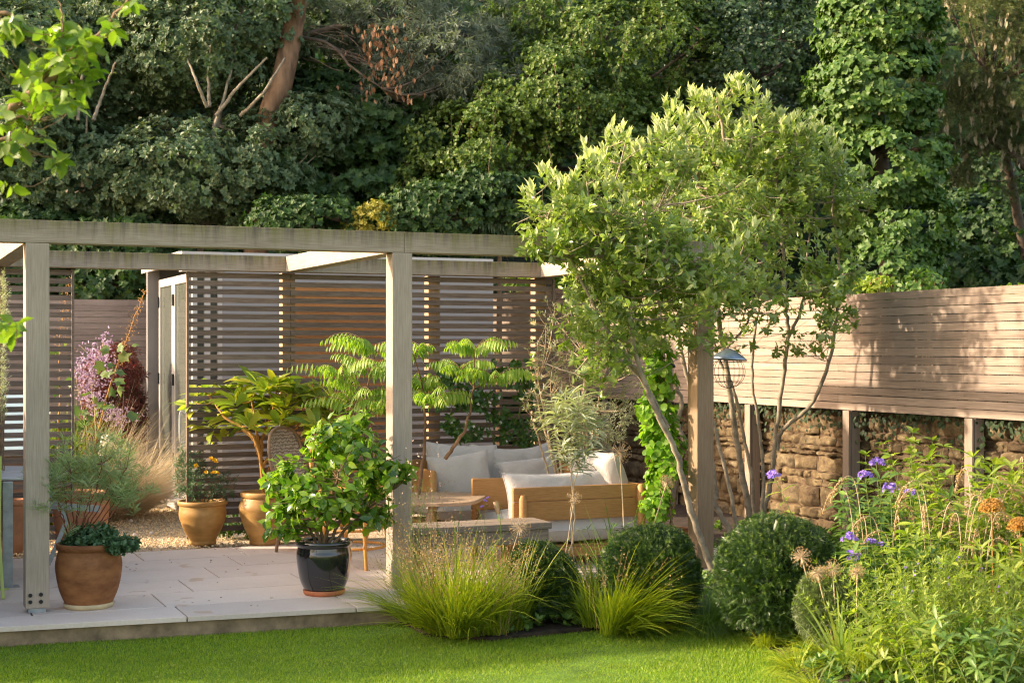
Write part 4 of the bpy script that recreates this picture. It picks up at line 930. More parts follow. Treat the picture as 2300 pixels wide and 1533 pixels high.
def sumac(label, stems, tipl, D0, Ls=.58, lf=.125, k=8, group='sumac shrubs against the screen'):
    base = stems[0][0]; t = thing('sumac_shrub', label, 'shrub', tuple(G(base[0], base[1]) if base[1] > 1000 else W(base[0], base[1], D0)), group); sk = Skel()
    for s_ in stems: sk.stem([W(a, b, D0 + R.normal(0, .05)) for a, b in s_], .018, .008, 7)
    tips = np.array([W(a, b, D0 + R.normal(0, .15)) for a, b in tipl]); sk.join(tips, .007, .005, up=.1, n=5, add=False)
    lv = MB(); fronds(lv, sk.mb, tips, nrm(rdir(len(tips)) * .2 + UP), k, Ls, lf); sk.mb.build('stems', M['barkwarm'], t, smooth=True); lv.build('leaves', L['sumac'], t, smooth=True)
sumac('sumac with drooping feathery leaves left of the middle pergola post', [[(850, 1110), (840, 1000), (820, 900)]], [(815, 890), (845, 790), (770, 850), (860, 920), (830, 840), (790, 910)], 12.55)
sumac('sumac with long feathery leaves right of the middle pergola post', [[(940, 1110), (955, 980), (950, 880)], [(1000, 1030), (1045, 960), (1065, 870)]], [(950, 870), (930, 800), (1065, 785), (1035, 830), (1110, 850), (970, 900)], 12.5, .42)

# ---------------- climbing jasmine on the screen
t = thing('climbing_jasmine', 'dark green climber with small white flowers on the screen above the sofa', 'climber', (5.2, 13.1, 0)); sk = Skel()
for x in (5.1, 5.45, 5.8, 6.0): sk.stem([(x, 13.13, 0), (x + .1, 13.12, .6), (x - .06, 13.12, 1.1), (x + .1, 13.11, 1.6)], .008, .004, 5)
n = 700; px = R.uniform(985, 1200, n); py = R.uniform(810, 1130, n); kk = nz(np.stack([px / 60, py / 60, 0 * px], 1), 1.3, 3) > -.25 + .5 * (py > 990); px, py = px[kk], py[kk]
P_ = np.array([W(a, b, DY(a, 13.05 - R.uniform(0, .16))) for a, b in zip(px, py)]); sk.mb.build('stems', M['greentwig'], t)
lv = MB(); rosette(lv, T_OV, P_, nrm(rdir(len(P_)) * .6 + np.array([-.2, -1, .2])), 5, 1.2, .06, .9, droop=.4); lv.build('leaves', L['jas'], t, smooth=True)
fl = MB(); k = R.choice(len(P_), 26); rosette(fl, T_DI, P_[k] - [0, .09, 0], nrm(rdir(26) * .3 + np.array([0, -1, .1])), 5, 1.3, .02, 1.2); fl.build('flowers', L['whitef'], t)

# ---------------- grey shrub & olive in the corner
def shrub(name, label, ells, n, tpl, size, k, mat, stemmat, base, D0, wid=1., ang=1.0, droop=0., inner=.3, group=None, rs=.014, seedn=1, nstem=7, tpk=None, up=.5, lump=.15, face=None, b=.06, mids=.25):
    t = thing(name, label, 'shrub', tuple(base), group); sk = Skel()
    tips, dirs = blobtips(ells, n, inner=inner, lump=lump, f=4, seed=seedn, up=up, face=face)
    for _ in range(nstem):
        e_ = tips[R.integers(len(tips))]; bb = np.array(base) + rdir(1)[0] * [.04, .04, 0]
        sk.stem([bb, (bb * .6 + e_ * .4) + R.normal(0, .02, 3), e_ * .92 + bb * .08], rs, rs * .35, 6)
    sk.join(tips[R.choice(len(tips), max(1, int(len(tips) * mids)), replace=False)], rs * .35, rs * .2, up=.1, n=4, k=4)
    sk.join(tips, rs * .18, rs * .1, up=.05, n=3, k=3, add=False); sk.mb.build('stems', stemmat, t, smooth=True)
    lv = MB(); rosette(lv, tpl, tips, dirs, k, ang, size, wid, droop=droop, base=b); lv.build('leaves', mat, t, smooth=True); return t, tips, dirs
cb = W(1300, 1100, 12.95); cb[2] = -.1
shrub('grey_shrub', 'wiry grey green shrub with bare pinkish twigs in the fence corner', [pe(1245, 780, 12.9, 60, 120, .3), pe(1330, 780, 12.9, 90, 110, .35), pe(1290, 900, 12.9, 100, 80, .3), pe(1215, 900, 12.9, 35, 90, .2), pe(1400, 860, 12.9, 50, 60, .2)], 480, T_LN, .05, 6, L['greyshrub'], M['drystem'], cb, 12.9, 2.0, .8, seedn=5, rs=.016, nstem=10)
ob = cO3 + [0, 0, .42]
t, _, _ = shrub('olive_tree', 'small olive tree with a stout brown trunk behind the sofas', [pe(1350, 960, 13.3, 70, 50, .25), pe(1300, 930, 13.3, 60, 40, .25), pe(1390, 930, 13.3, 50, 40, .2)], 300, T_LN, .05, 6, L['silver'], M['bark'], ob, 13.3, 2.0, .9, seedn=6, nstem=4, rs=.012)
MB().tube(spline([ob, W(1342, 1060, 13.3), W(1330, 1020, 13.3), W(1320, 985, 13.3)], 5), [.07] * 6 + [.06] * 5 + [.045] * 5, n=10).build('trunk', M['barkwarm'], t, smooth=True)
# tall silver tufted plant in the bed
sb = G(1300, 1300, -.1); D0 = 10.7; t = thing('silver_tufted_plant', 'pale feathery tufted plant on thin pinkish stems in front of the sofa', 'plant', tuple(W(1290, 1290, D0) * [1, 1, 0] + [0, 0, -.1])); sk = Skel()
sk.stem([W(1255, 1330, D0), W(1290, 1180, D0), W(1283, 1060, D0), W(1290, 960, D0), W(1270, 900, D0)], .006, .004, 6); sk.stem([W(1290, 1290, D0 + .05), W(1284, 1130, D0), W(1300, 1040, D0), W(1300, 960, D0)], .005, .003, 6)
tp = np.array([W(a, b, D0 + R.normal(0, .05)) for a, b in ((1270, 885), (1250, 930), (1300, 920), (1320, 960), (1280, 970), (1260, 1000), (1310, 1000), (1290, 1030), (1330, 930), (1245, 905), (1290, 1000), (1300, 890), (1275, 940))])
sk.join(tp, .003, .002); sk.mb.build('stems', M['drystem'], t, smooth=True); lv = MB(); rosette(lv, T_LA, tp, nrm(rdir(len(tp)) * .3 + UP), 34, 1.25, .17, .42, droop=.35, base=.12); lv.build('leaves', L['silver'], t, smooth=True)

# ---------------- ginkgo like column beside big post
gb = W(1480, 1230, 11.9); gb[2] = -.1
shrub('fan_leaved_climber', 'bright green fan leaved climber on canes left of the big corner post', [pe(1478, 850, 11.9, 38, 95, .18), pe(1480, 980, 11.9, 52, 75, .2), pe(1470, 920, 11.9, 60, 40, .2), pe(1475, 1080, 11.9, 28, 45, .12), pe(1500, 1020, 11.9, 50, 60, .15)], 330, T_RN, .062, 6, L['ginkgo'], M['twig'], gb, 11.9, 1.0, 1.2, droop=.5, seedn=8, nstem=6)
sb = W(1480, 1210, 11.6); sb[2] = -.1
shrub('young_shrub', 'young light green shrub with round leaves beside the teak armchair', [pe(1475, 1130, 11.7, 45, 55, .15), pe(1500, 1060, 11.7, 30, 40, .12)], 90, T_RN, .055, 5, L['ginkgo'], M['twig'], sb, 11.7, 1.0, 1.2, droop=.3, seedn=9, nstem=4)

# ---------------- yew balls
def yew(label, px, py, D0, rp, rpy=None, pale=False, seed=1, n=4200):
    r = rp * D0 / FPX; rz_ = (rpy or rp) * D0 / FPX; c = W(px, py, D0); t = thing('yew_ball', label, 'clipped shrub', (c[0], c[1], -.1), 'clipped yew balls in the border')
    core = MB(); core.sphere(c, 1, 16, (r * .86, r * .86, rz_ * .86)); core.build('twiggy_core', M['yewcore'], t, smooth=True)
    d = rdir(n); d = d[(d[:, 2] > -.75)]; p = c + d * [r, r, rz_] * (.93 + .05 * nz(d * r, 16, seed) + .06 * nz(d * r, 6, seed + 9) + R.normal(0, .035, len(d)))[:, None]
    n2 = nrm(d + UP * .35 + R.normal(0, .45, d.shape)); lv = MB(); tg = nrm(np.cross(n2, rdir(len(d))))
    # flat comb sprigs
    for j in range(7):
        q = p + n2 * (.012 * j - .02)
        for s in (-1, 1): leaves(lv, T_LN, q, nrm(tg * s + n2 * .55 - UP * .1), nrm(np.cross(n2, tg)) * s + UP * .2, R.uniform(.028, .046, len(q)), 1.7)
    lv.build('sprigs', L['yewpale'] if pale else L['yew'], t)
    k = (R.random(len(p)) < (.5 if pale else .22)) & (d[:, 2] > -.1); lt = MB(); q = p[k] + n2[k] * .06
    rosette(lt, T_LN, q, n2[k], 6, .8, .022, 2.4); lt.build('young_tips', L['yewtip'], t)
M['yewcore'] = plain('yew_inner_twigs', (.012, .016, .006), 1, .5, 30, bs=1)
L['yewpale'] = leafmat('pale_conifer_needle', [(.10, .14, .05), (.16, .20, .08)], .2, .5)
yew('large dark clipped yew ball in front of the bare tree stems', 1742, 1300, 9.35, 124, 132, seed=2)
yew('dark clipped yew ball right of the lime green grasses', 1460, 1298, 9.85, 100, 106, seed=3)
yew('small dark yew ball half buried behind the lime green grass', 1212, 1310, 10.0, 72, 80, seed=4, n=3000)
yew('small pale clipped ball behind the arching sedge blades', 1870, 1370, 8.9, 68, 80, True, seed=5, n=2600)

# ---------------- grasses
def clump(name, label, base, n, rad_, L0, wd, droop, spread, mat, cat='ornamental grass', group=None, seedh=0, sm=None, seg=5, lean=(0, 0, 0), Ls=None):
    t = thing(name, label, cat, tuple(base), group); mb = MB()
    a = R.uniform(0, 6.28, n); rr = rad_ * np.sqrt(R.random(n)); off = np.stack([np.cos(a) * rr, np.sin(a) * rr, 0 * a], 1)
    nt = max(3, n // 110); tc = off[:nt]; ti = R.integers(0, nt, n); off = tc[ti] + R.normal(0, .022, (n, 3)) * [1, 1, 0]; tl = R.normal(0, .22, (nt, 3))[ti]; th = R.uniform(.6, 1.15, nt)[ti]
    d = nrm(off / max(rad_, 1e-3) * spread + UP + R.normal(0, .17, (n, 3)) + tl + np.array(lean)); Ln = th * L0 * R.uniform(.3, 1.15, n) ** 1.0 * (1 + .3 * nz(off, 22, int(base[0] * 99) % 97))
    ribbons(mb, np.array(base) + off, d, Ln, wd, droop * R.uniform(.4, 1.5, n), seg=seg); mb.build('blades', mat, t)
    if seedh:
        sm_ = MB(); sd = MB(); a = R.uniform(0, 6.28, seedh); off = np.stack([np.cos(a), np.sin(a), 0 * a], 1) * rad_ * R.random((seedh, 1))
        d = nrm(off / rad_ * spread * .8 + UP + R.normal(0, .15, (seedh, 3)) + np.array(lean)); Ln = (Ls or L0 * 1.5) * R.uniform(.7, 1.1, seedh)
        c = ribbons(sm_, np.array(base) + off, d, Ln, wd * .45, droop * .35, seg=6, tip=.5)
        pts = []
        for i in range(seedh):
            m = 16; tt = R.uniform(.6, 1, m) * 6; j = np.minimum(tt.astype(int), 5); f_ = (tt - j)[:, None]; pts.append(c[i][j] * (1 - f_) + c[i][j + 1] * f_ + R.normal(0, .022, (m, 3)))
        pts = np.concatenate(pts); leaves(sd, T_DI, pts, rdir(len(pts)) - UP * .3, rdir(len(pts)), .011, 1.6)
        sm_.build('flower_stems', L['seed'], t); sd.build('seed_heads', sm or L['seed'], t)
    return t
def gb_(px, py, z=-.1): return G(px, py, z)
clump('lime_grass', 'big lime green grass clump at the corner of the patio', gb_(1040, 1418), 1900, .21, .72, .0085, .30, .55, L['limegrass'], group='lime green grass clumps', seedh=95, Ls=.72)
clump('lime_grass', 'lime green grass clump leaning over the lawn right of the biggest clump', gb_(1125, 1418), 800, .13, .62, .0085, .32, .6, L['limegrass'], group='lime green grass clumps', seedh=50, Ls=.66)
clump('lime_grass', 'lime green grass clump between the two dark yew balls nearest the sofa', gb_(1362, 1412), 1700, .17, .70, .0085, .32, .6, L['limegrass'], group='lime green grass clumps', seedh=25, Ls=.62)
clump('lime_grass', 'short lime green grass at the foot of the middle pergola post', gb_(965, 1400), 900, .17, .56, .006, .4, .55, L['limegrass'], group='lime green grass clumps', seedh=60, Ls=.74)
clump('green_grass', 'darker low grass tuft between the big yew ball and its neighbour', gb_(1590, 1405), 1500, .14, .34, .006, .6, .8, L['limegrass2'] if 'limegrass2' in L else L['grass2'])
clump('airy_grass', 'airy dark stemmed grass with tiny seeds beside the middle post', gb_(925, 1372), 420, .12, .55, .005, .3, .45, L['grass2'], seedh=70, Ls=.95)
for (px, py, h, lb) in ((1140, 1330, .62, 'upright sword leaved clump in front of the low bench'), (1395, 1330, .82, 'tall upright iris leaves in front of the teak armchair'), (1000, 1360, .8, 'tall thin blades rising beside the coffee table')):
    clump('sword_leaved_plant', lb, gb_(px, py), 42, .07, h, .017, .10, .28, L['grass2'], 'plant')
clump('arching_sedge', 'arching broad sedge blades spilling over the lawn edge', gb_(1880, 1498), 120, .10, .80, .020, .42, .75, L['sedge'] if 'sedge' in L else L['grass2'], seg=7, lean=(-.5, -.25, 0))
clump('arching_sedge', 'yellow green grass tuft under the arching sedge at the lawn edge', gb_(1960, 1500), 1500, .26, .46, .006, .7, .9, L['limegrass'], seg=5)
clump('arching_sedge', 'bright grassy tuft in the lower right border by the lawn', gb_(1850, 1470), 700, .12, .30, .006, .7, .9, L['limegrass'], seg=5)
for px, py, lb in ((1700, 1448, 'tiny grass tuft at the lawn edge below the big yew ball'), (1790, 1500, 'grass tuft at the lawn edge left of the arching sedge'), (1845, 1560, 'grass tuft at the bottom edge where the lawn ends')):
    clump('arching_sedge', lb, gb_(px, py), 420, .10, .26, .006, .6, .9, L['limegrass'], seg=4)
# golden feather grass
for (px, D0, lb, ln) in ((232, 15.2, 'golden feather grass drooping over the gravel beside the door', (.5, -.1, 0)), (175, 14.6, 'golden feather grass behind the feathery stems', (.1, 0, 0)), (290, 15.6, 'golden feather grass beside the garden room door', (.55, -.2, 0))):
    b = W(px, 1100, D0); b[2] = 0; clump('feather_grass', lb, b, 1900, .22, 1.3, .0045, .34, .45, L['stipa'], group='golden feather grasses by the gravel', seg=7, lean=ln)
b = W(140, 1100, 14.6); b[2] = 0; clump('tall_grass', 'tall green and straw coloured grass behind the bolted post', b, 700, .2, 1.25, .006, .2, .25, L['limegrass'], seg=6)

# ---------------- potted plants left
ft = thing('feathery_shrub', 'feathery grey green shrub with dark red stems in the brown terracotta pot', 'shrub', tuple(cP1 + [0, 0, .35])); sk = Skel()
D0 = cP1 @ FWD; b0 = W(165, 1215, D0 + .05)
es = [(130, 1130), (160, 1060), (195, 1020), (230, 1040), (250, 1080), (275, 1100), (300, 1090), (210, 1080), (175, 1110), (140, 1060), (255, 1020), (120, 1090), (285, 1050)]
for a, b in es: sk.stem([b0 + R.normal(0, .01, 3), W(165 + (a - 165) * .45, 1215 + (b - 1215) * .4 + 14, D0 + R.normal(0, .06)), W(a, b, D0 + R.normal(0, .12))], .006, .003, 5)
tp = np.array([W(a + R.normal(0, 20), b + R.normal(0, 26) - 8, D0 + R.normal(0, .13)) for a, b in es for _ in range(14)]); sk.join(tp, .002, .0012, n=3, k=4); sk.mb.build('stems', M['redtwig'], ft, smooth=True)
lv = MB(); rosette(lv, T_LN, tp, nrm(rdir(len(tp)) * .4 + UP), 22, 1.0, .085, .36, base=.06); lv.build('leaves', L['feather'], ft)
shrub('blue_green_herb', 'blue green trailing herb spilling over the rim of the brown terracotta pot', [pe(215, 1208, D0 - .05, 55, 34, .14), pe(275, 1222, D0 - .1, 45, 22, .1), pe(180, 1215, D0, 40, 22, .12)], 620, T_DI, .030, 9, L['blueherb'], M['greentwig'], cP1 + [.05, 0, .33], D0, 1.2, 1.0, seedn=11, rs=.006, b=.03)
D0 = cO1 @ FWD
t, tp, _ = shrub('flowering_pot_plant', 'bushy grey green plant with yellow flowers in the ochre pot on the gravel edge', [pe(450, 1085, D0, 60, 50, .2), pe(420, 1050, D0, 35, 60, .15), pe(490, 1090, D0, 45, 35, .15)], 420, T_LN, .045, 9, L['blueherb'], M['twig'], cO1 + [0, 0, .3], D0, 1.6, .9, seedn=12, rs=.006, b=.05)
fl = MB(); fp = np.array([W(a, b, D0 - .15) for a, b in ((480, 1034), (474, 1030), (486, 1037), (441, 1046), (464, 1060), (484, 1060), (490, 1064), (478, 1062))]); rosette(fl, T_RN, fp, nrm(rdir(len(fp)) * .3 + np.array([-.3, -.8, .5])), 7, 1.0, .026); fl.build('flowers', L['yellow'], t)
# plume poppy, purple maple, lilac spray
def plume(label, pts, D0, lf):
    t = thing('plume_poppy', label, 'plant', tuple(W(pts[0][0], pts[0][1], D0) * [1, 1, 0]), 'plume poppies behind the bolted post'); sk = Skel(); q = sk.stem([W(a, b, D0) for a, b in pts], .010, .003, 6)
    top_ = q[int(len(q) * .6):]; tp = np.concatenate([p + R.normal(0, .035 * (1.3 - i / len(top_)), (26, 3)) + rdir(26) * .02 for i, p in enumerate(top_)]); sk.join(tp[::6], .0015, .001, n=3, k=3); sk.mb.build('stem', M['orangestem'], t, smooth=True)
    fl = MB(); leaves(fl, T_DI, tp, rdir(len(tp)), rdir(len(tp)), .018, .9); fl.build('plume', L['orangef'], t)
    lv = MB(); P_ = np.array([W(a, b, D0 + R.normal(0, .08)) for a, b in lf]); P_ = np.repeat(P_, 4, 0) + R.normal(0, .07, (len(P_) * 4, 3)); leaves(lv, T_LO, P_, nrm(rdir(len(P_)) * .8 + np.array([.3, -.2, -.6])), nrm(rdir(len(P_)) * .6 + np.array([-.4, -.6, .7])), R.uniform(.08, .16, len(P_))); lv.build('leaves', L['mac'], t, smooth=True)
L['orangef'] = leafmat('ochre_plume', [(.55, .28, .08), (.62, .38, .15)], .35, .7, tcol=(1, 1, 1))
plume('plume poppy with upright ochre plume close to the bolted post', [(130, 1080), (133, 900), (136, 760), (155, 630)], 14.3, [(120, 780), (135, 850), (150, 870), (120, 930), (160, 920)])
plume('plume poppy leaning right with a long ochre plume over the purple maple', [(200, 1080), (230, 930), (270, 800), (325, 655)], 14.5, [(235, 805), (270, 870), (260, 900), (180, 930), (240, 840), (200, 890), (150, 960), (290, 790)])
mb_ = W(255, 1100, 17); mb_[2] = 0
shrub('purple_maple', 'dark purple cut leaved maple in front of the board fence', [pe(265, 830, 17, 62, 70, .4), pe(225, 850, 17, 50, 60, .3), pe(290, 930, 17, 45, 90, .3), pe(215, 930, 17, 40, 60, .3)], 1500, T_LN, .085, 8, L['maple'], M['barkdark'], mb_, 17, 1.5, 1.2, droop=.6, seedn=14, inner=.4)
lb_ = W(215, 1080, 15.0); lb_[2] = 0; t = thing('meadow_rue', 'airy lilac flower sprays in front of the purple maple', 'plant', tuple(lb_)); sk = Skel()
sk.stem([lb_, W(215, 950, 15), W(205, 850, 15), W(238, 750, 15)], .006, .002, 5); sk.stem([lb_, W(230, 1000, 15), W(260, 950, 15), W(295, 930, 15)], .005, .002, 5); sk.stem([lb_, W(200, 1000, 15), W(180, 900, 15), W(170, 840, 15)], .005, .002, 5)
sp = []
for a, b, sx, sy, m in ((238, 770, 7, 12, 50), (225, 800, 16, 14, 110), (205, 830, 22, 22, 170), (200, 870, 22, 26, 170), (215, 900, 18, 18, 90), (172, 835, 9, 14, 40), (245, 925, 20, 10, 80), (275, 940, 18, 10, 60), (205, 800, 15, 14, 60)):
    sp += [W(a + R.normal(0, sx), b + R.normal(0, sy), 15 + R.normal(0, .1)) for _ in range(m)]
sp = np.array(sp); sk.join(sp[::7], .0015, .001, n=3, k=3); sk.mb.build('stems', M['drystem'], t); fl = MB(); rosette(fl, T_DI, sp, rdir(len(sp)), 3, 1.1, .021, 1.6); fl.build('flowers', L['lilac'], t)
b = W(15, 1150, 13); b[2] = 0
shrub('trailing_rosemary', 'narrow grey green rosemary column hanging at the left edge', [pe(8, 720, 11.5, 16, 120, .1), pe(5, 850, 11.5, 14, 100, .1)], 240, T_LN, .035, 10, L['silver'], M['twig'], W(2, 1140, 11.5), 11.5, 1.2, .8, seedn=15, rs=.004)
b = W(60, 1150, 14.6); b[2] = 0
shrub('border_shrub', 'mixed yellow green foliage behind the zinc table', [pe(60, 1080, 14.8, 90, 70, .4), pe(150, 1060, 14.5, 70, 60, .3), pe(130, 990, 14.6, 50, 50, .3)], 420, T_OV, .08, 6, L['lush'], M['greentwig'], b, 14.6, 1, 1.1, seedn=16)
# small herbs at the screen foot
b = W(560, 1190, 13.6); b[2] = 0
shrub('low_herb', 'low green herbs growing through the foot of the screen', [pe(520, 1180, 13.7, 60, 26, .2), pe(640, 1180, 13.7, 60, 22, .2)], 160, T_OV, .05, 5, L['jas'], M['greentwig'], b, 13.6, 1, 1.1, seedn=17)

# ---------------- right hand border
def leafy(name, label, base, h, ns, lean, tpl, size, k, mat, cat='plant', group=None, spread=.3, wid=1.0, step=.07, droop=.3, sr=.004, ang=1.25, curve=.15):
    t = thing(name, label, cat, tuple(base), group); st = MB(); P_, Dn = [], []; tops = []
    for i in range(ns):
        a = R.uniform(0, 6.28); rr = R.uniform(0, spread); hh = h * R.uniform(.65, 1.05); o = np.array([math.cos(a) * rr, math.sin(a) * rr, 0])
        b = np.array(base) + o * .35; e = b + o * 1.0 + np.array([lean[0], lean[1], 0]) * hh + UP * hh
        m = (b + e) / 2 + np.array([lean[0], lean[1], 0]) * (-curve * hh) + R.normal(0, .03, 3)
        q = spline([b, m, e], 8); st.tube(q, sr, sr * .45, 5, False); tg = nrm(np.gradient(q, axis=0)); mm = max(3, int(hh / step)); j = np.linspace(len(q) * .12, len(q) - 1, mm).astype(int)
        P_.append(q[j]); Dn.append(tg[j]); tops.append(q[-1])
    P_, Dn = np.concatenate(P_), np.concatenate(Dn); st.build('stems', M['greentwig'], t, smooth=True)
    lv = MB(); rosette(lv, tpl, P_, Dn, k, ang, size, wid, droop=droop); lv.build('leaves', mat, t, smooth=True); return t, np.array(tops)
B = lambda px, D0: (lambda v: np.array([v[0], v[1], -.1]))(W(px, 1200, D0))
def fluff(t, name, pts, n, r, size, mat, tpl=T_RN, ang=1.1):
    fl = MB()
    for p in pts:
        d = rdir(n); d[:, 2] = np.abs(d[:, 2]) * .8 + .05 * 0; rosette(fl, tpl, p + d * r * R.uniform(.7, 1, (n, 1)), d, 5, ang, size, 1.0)
    fl.build(name, mat, t)
phl = [(1738, 1070, 9.6, 1850, 'violet phlox head leaning far left in front of the stone wall'), (1968, 1042, 9.6, 1990, 'violet phlox, highest flower head right of the fence post'),
       (1943, 1072, 9.5, 1975, 'violet phlox flower head just below the highest one'), (2000, 1100, 9.3, 2010, 'violet phlox flower head low right of the fence post'), (2044, 1108, 9.4, 2060, 'small violet phlox head at the right of the upper group'),
       (1908, 1212, 9.0, 1950, 'violet phlox head at the foot of the fence post'), (1957, 1220, 9.0, 1985, 'small violet phlox head right of the fence post foot'), (1915, 1252, 8.9, 1960, 'lowest violet phlox head over the pale clipped ball'), (1980, 1228, 9.0, 2000, 'tiny violet phlox head low in the border')]
for i, (px, py, D0, bp, lb) in enumerate(phl):
    base = B(bp, D0); e = W(px, py, D0); t = thing('phlox', lb, 'flower', tuple(base), 'violet phlox stems in the border'); st = MB(); P_ = []
    for s_ in range(1):
        q = spline([base, (base * .45 + e * .55) + np.array([0, 0, .12]), e], 9); st.tube(q, .004, .0025, 5, False)
    tg = nrm(np.gradient(q, axis=0)); st.build('stem', M['greentwig'], t); lv = MB(); j = np.arange(5, len(q) - 1, 2); sd = nrm(np.cross(tg[j], rdir(len(j))))
    for s_ in (-1, 1): leaves(lv, T_LA, q[j], sd * s_ + tg[j] * .3 - UP * .15, tg[j] + UP * .3, R.uniform(.09, .13, len(j)), 1.0)
    lv.build('leaves', L['lush'], t, smooth=True); r = .05 if i not in (4, 6, 8) else .032
    fluff(t, 'flower_head', [e], 22 if r > .04 else 11, r, .017, L['phlox'])
# leafy perennials
rows_ = [('fleabane_clump', 'tall bushy perennial with small pale leaves against the fence bottom', 2040, 10.6, 1.18, 16, (0, 0), T_OV, .075, 5, 'lush', .34),
         ('fleabane_clump', 'tall leafy perennial left of the nodding seed stalks', 2150, 10.0, 1.05, 16, (.05, 0), T_OV, .07, 5, 'lush', .34),
         ('leafy_perennial', 'dense leafy perennial behind the violet phlox', 1985, 9.9, .95, 18, (-.05, 0), T_LA, .12, 5, 'grass2l', .3),
         ('leafy_perennial', 'dense leafy perennial under the right end of the fence', 2260, 9.6, 1.1, 20, (0, 0), T_LA, .13, 5, 'lush', .36),
         ('leafy_perennial', 'leafy perennial just behind the orange seed heads', 2190, 9.2, .88, 18, (0, 0), T_LA, .12, 5, 'lush', .32),
         ('leafy_perennial', 'mid border perennial right of the pale clipped ball', 2010, 9.0, .62, 18, (0, 0), T_LA, .12, 5, 'grass2l', .28),
         ('leafy_perennial', 'mid border perennial below the small phlox heads', 2090, 8.8, .68, 20, (0, 0), T_LA, .11, 5, 'lush', .3),
         ('leafy_perennial', 'large leaved perennial at the right edge of the photo', 2290, 8.4, .72, 26, (0, 0), T_LA, .095, 5, 'lush', .3),
         ('leafy_perennial', 'large leaved perennial in the bottom right corner', 2230, 7.6, .46, 26, (0, 0), T_LA, .085, 5, 'grass2l', .3),
         ('leafy_perennial', 'broad leaved perennial at the bottom edge beside the sedge', 2110, 7.7, .40, 26, (0, 0), T_LA, .08, 5, 'lush', .28),
         ('leafy_perennial', 'low perennial at the bottom edge behind the lawn corner', 2030, 8.1, .40, 14, (0, 0), T_LA, .11, 5, 'lush', .24)]
L['grass2l'] = leafmat('deep_border_leaf', [(.07, .15, .03), (.13, .23, .04), (.18, .28, .06)], .35, .4)
for nm_, lb, px, D0, h, ns, ln, tpl, sz, k, mt, sp_ in rows_:
    leafy(nm_, lb, B(px, D0), h, ns, ln, tpl, sz, k, L[mt], group='leafy perennials in the right hand border', spread=sp_ * 1.15)
# wiry catmint like haze of fine stems in front
for (px, D0, h, lb) in ((2130, 8.2, .66, 'haze of wiry pale green stems below the orange seed heads'), (2240, 8.1, .62, 'wiry pale green stems at the right edge'), (2040, 8.5, .56, 'wiry pale green stems right of the pale clipped ball')):
    t, tops = leafy('wiry_perennial', lb, B(px, D0), h, 90, (0, 0), T_LN, .045, 5, L['wiry'] if 'wiry' in L else L['lush'], group='wiry perennials in the right hand border', spread=.48, wid=1.8, step=.045, sr=.0022, ang=.9)
    fl = MB(); k = R.choice(len(tops), 14); rosette(fl, T_DI, tops[k], rdir(14), 5, 1, .011, 1.5); fl.build('flowers', L['phlox'], t)
# nodding dried stalks
for i, (px, D0, lb) in enumerate(((2230, 9.4, 'nodding pale dried flower stalks under the right end of the fence'), (2060, 9.3, 'nodding dried stalks beside the violet phlox'), (2150, 9.0, 'nodding ochre stalks in the middle of the border'))):
    t = thing('nodding_stalks', lb, 'plant', tuple(B(px, D0)), 'nodding dried stalks in the border'); st = MB(); P_ = []
    for k in range(11):
        b = B(px, D0) + R.normal(0, .12, 3) * [1, 1, 0]; h = R.uniform(.75, 1.12) - .1 * i; a = R.uniform(0, 6.28); o = np.array([math.cos(a), math.sin(a) * .5, 0])
        q = spline([b, b + o * .05 + UP * h * .6, b + o * .12 + UP * h, b + o * .24 + UP * (h * .99), b + o * .30 + UP * (h - .12)], 6); st.tube(q, .0035, .002, 5, False); P_.append(q[-10:])
    st.build('stems', M['drystem'], t); P_ = np.concatenate(P_); sd = MB(); P2 = np.repeat(P_, 6, 0) + R.normal(0, .006, (len(P_) * 6, 3)); leaves(sd, T_DI, P2, rdir(len(P2)) - UP, rdir(len(P2)), .018, 1.0); sd.build('seed_heads', L['seed'], t)
# seed heads
def seedhead(label, px, py, D0, bp, rp, orange=False, cone=False, group='globe seed heads on bare stalks', ybase=None):
    e = W(px, py, D0); base = B(bp, D0); t = thing('seed_head_stalk', label, 'seed head', tuple(base), group); MB().tube(spline([base, (base + e) / 2 + R.normal(0, .015, 3), e], 6), .0045, .0035, 6).build('stalk', M['drystem'] if not orange else M['orangestem'], t)
    r = rp * D0 / FPX; n = 240 if orange else 90; d = rdir(n)
    if cone: d[:, 2] = np.abs(d[:, 2]) * 1.2; d = nrm(d)
    f = MB()
    for q in d: f.tube([e, e + q * r * R.uniform(.75, 1)], .0009, .0009, 3, False)
    f.build('spokes', M['orangestem'] if orange else M['drystem'], t); s_ = MB(); p = e + d * r; rosette(s_, T_DI, p, d, 4, .9, .008 if not orange else .012, 1.2); s_.build('seeds', L['orange'] if orange else L['seed'], t)
seedhead('bright orange fluffy seed head, the larger one at the right', 2228, 1148, 8.7, 2235, 27, True, True, 'orange seed heads in the border')
seedhead('bright orange fluffy seed head cut by the right edge of the photo', 2290, 1188, 8.5, 2310, 25, True, True, 'orange seed heads in the border')
for a in ((1392, 1015, 10.2, 1395, 26, 'dried globe seed head in front of the armchair back cushion'), (1290, 1115, 10.3, 1240, 16, 'dried globe seed head in front of the teak end panel'), (1168, 1182, 10.1, 1120, 24, 'dried globe seed head in front of the low bench'), (1498, 1082, 10.3, 1405, 16, 'dried globe seed head on a stalk leaning right past the armchair'),
          (1800, 1250, 8.9, 1850, 22, 'dried globe seed head in front of the big yew ball'), (1835, 1285, 8.7, 1880, 20, 'dried seed head left over the pale clipped ball'), (1870, 1275, 8.7, 1890, 20, 'dried seed head at the top of the pale clipped ball'), (1925, 1285, 8.6, 1920, 18, 'dried seed head right over the pale clipped ball')):
    seedhead(a[5], a[0], a[1], a[2], a[3], a[4])
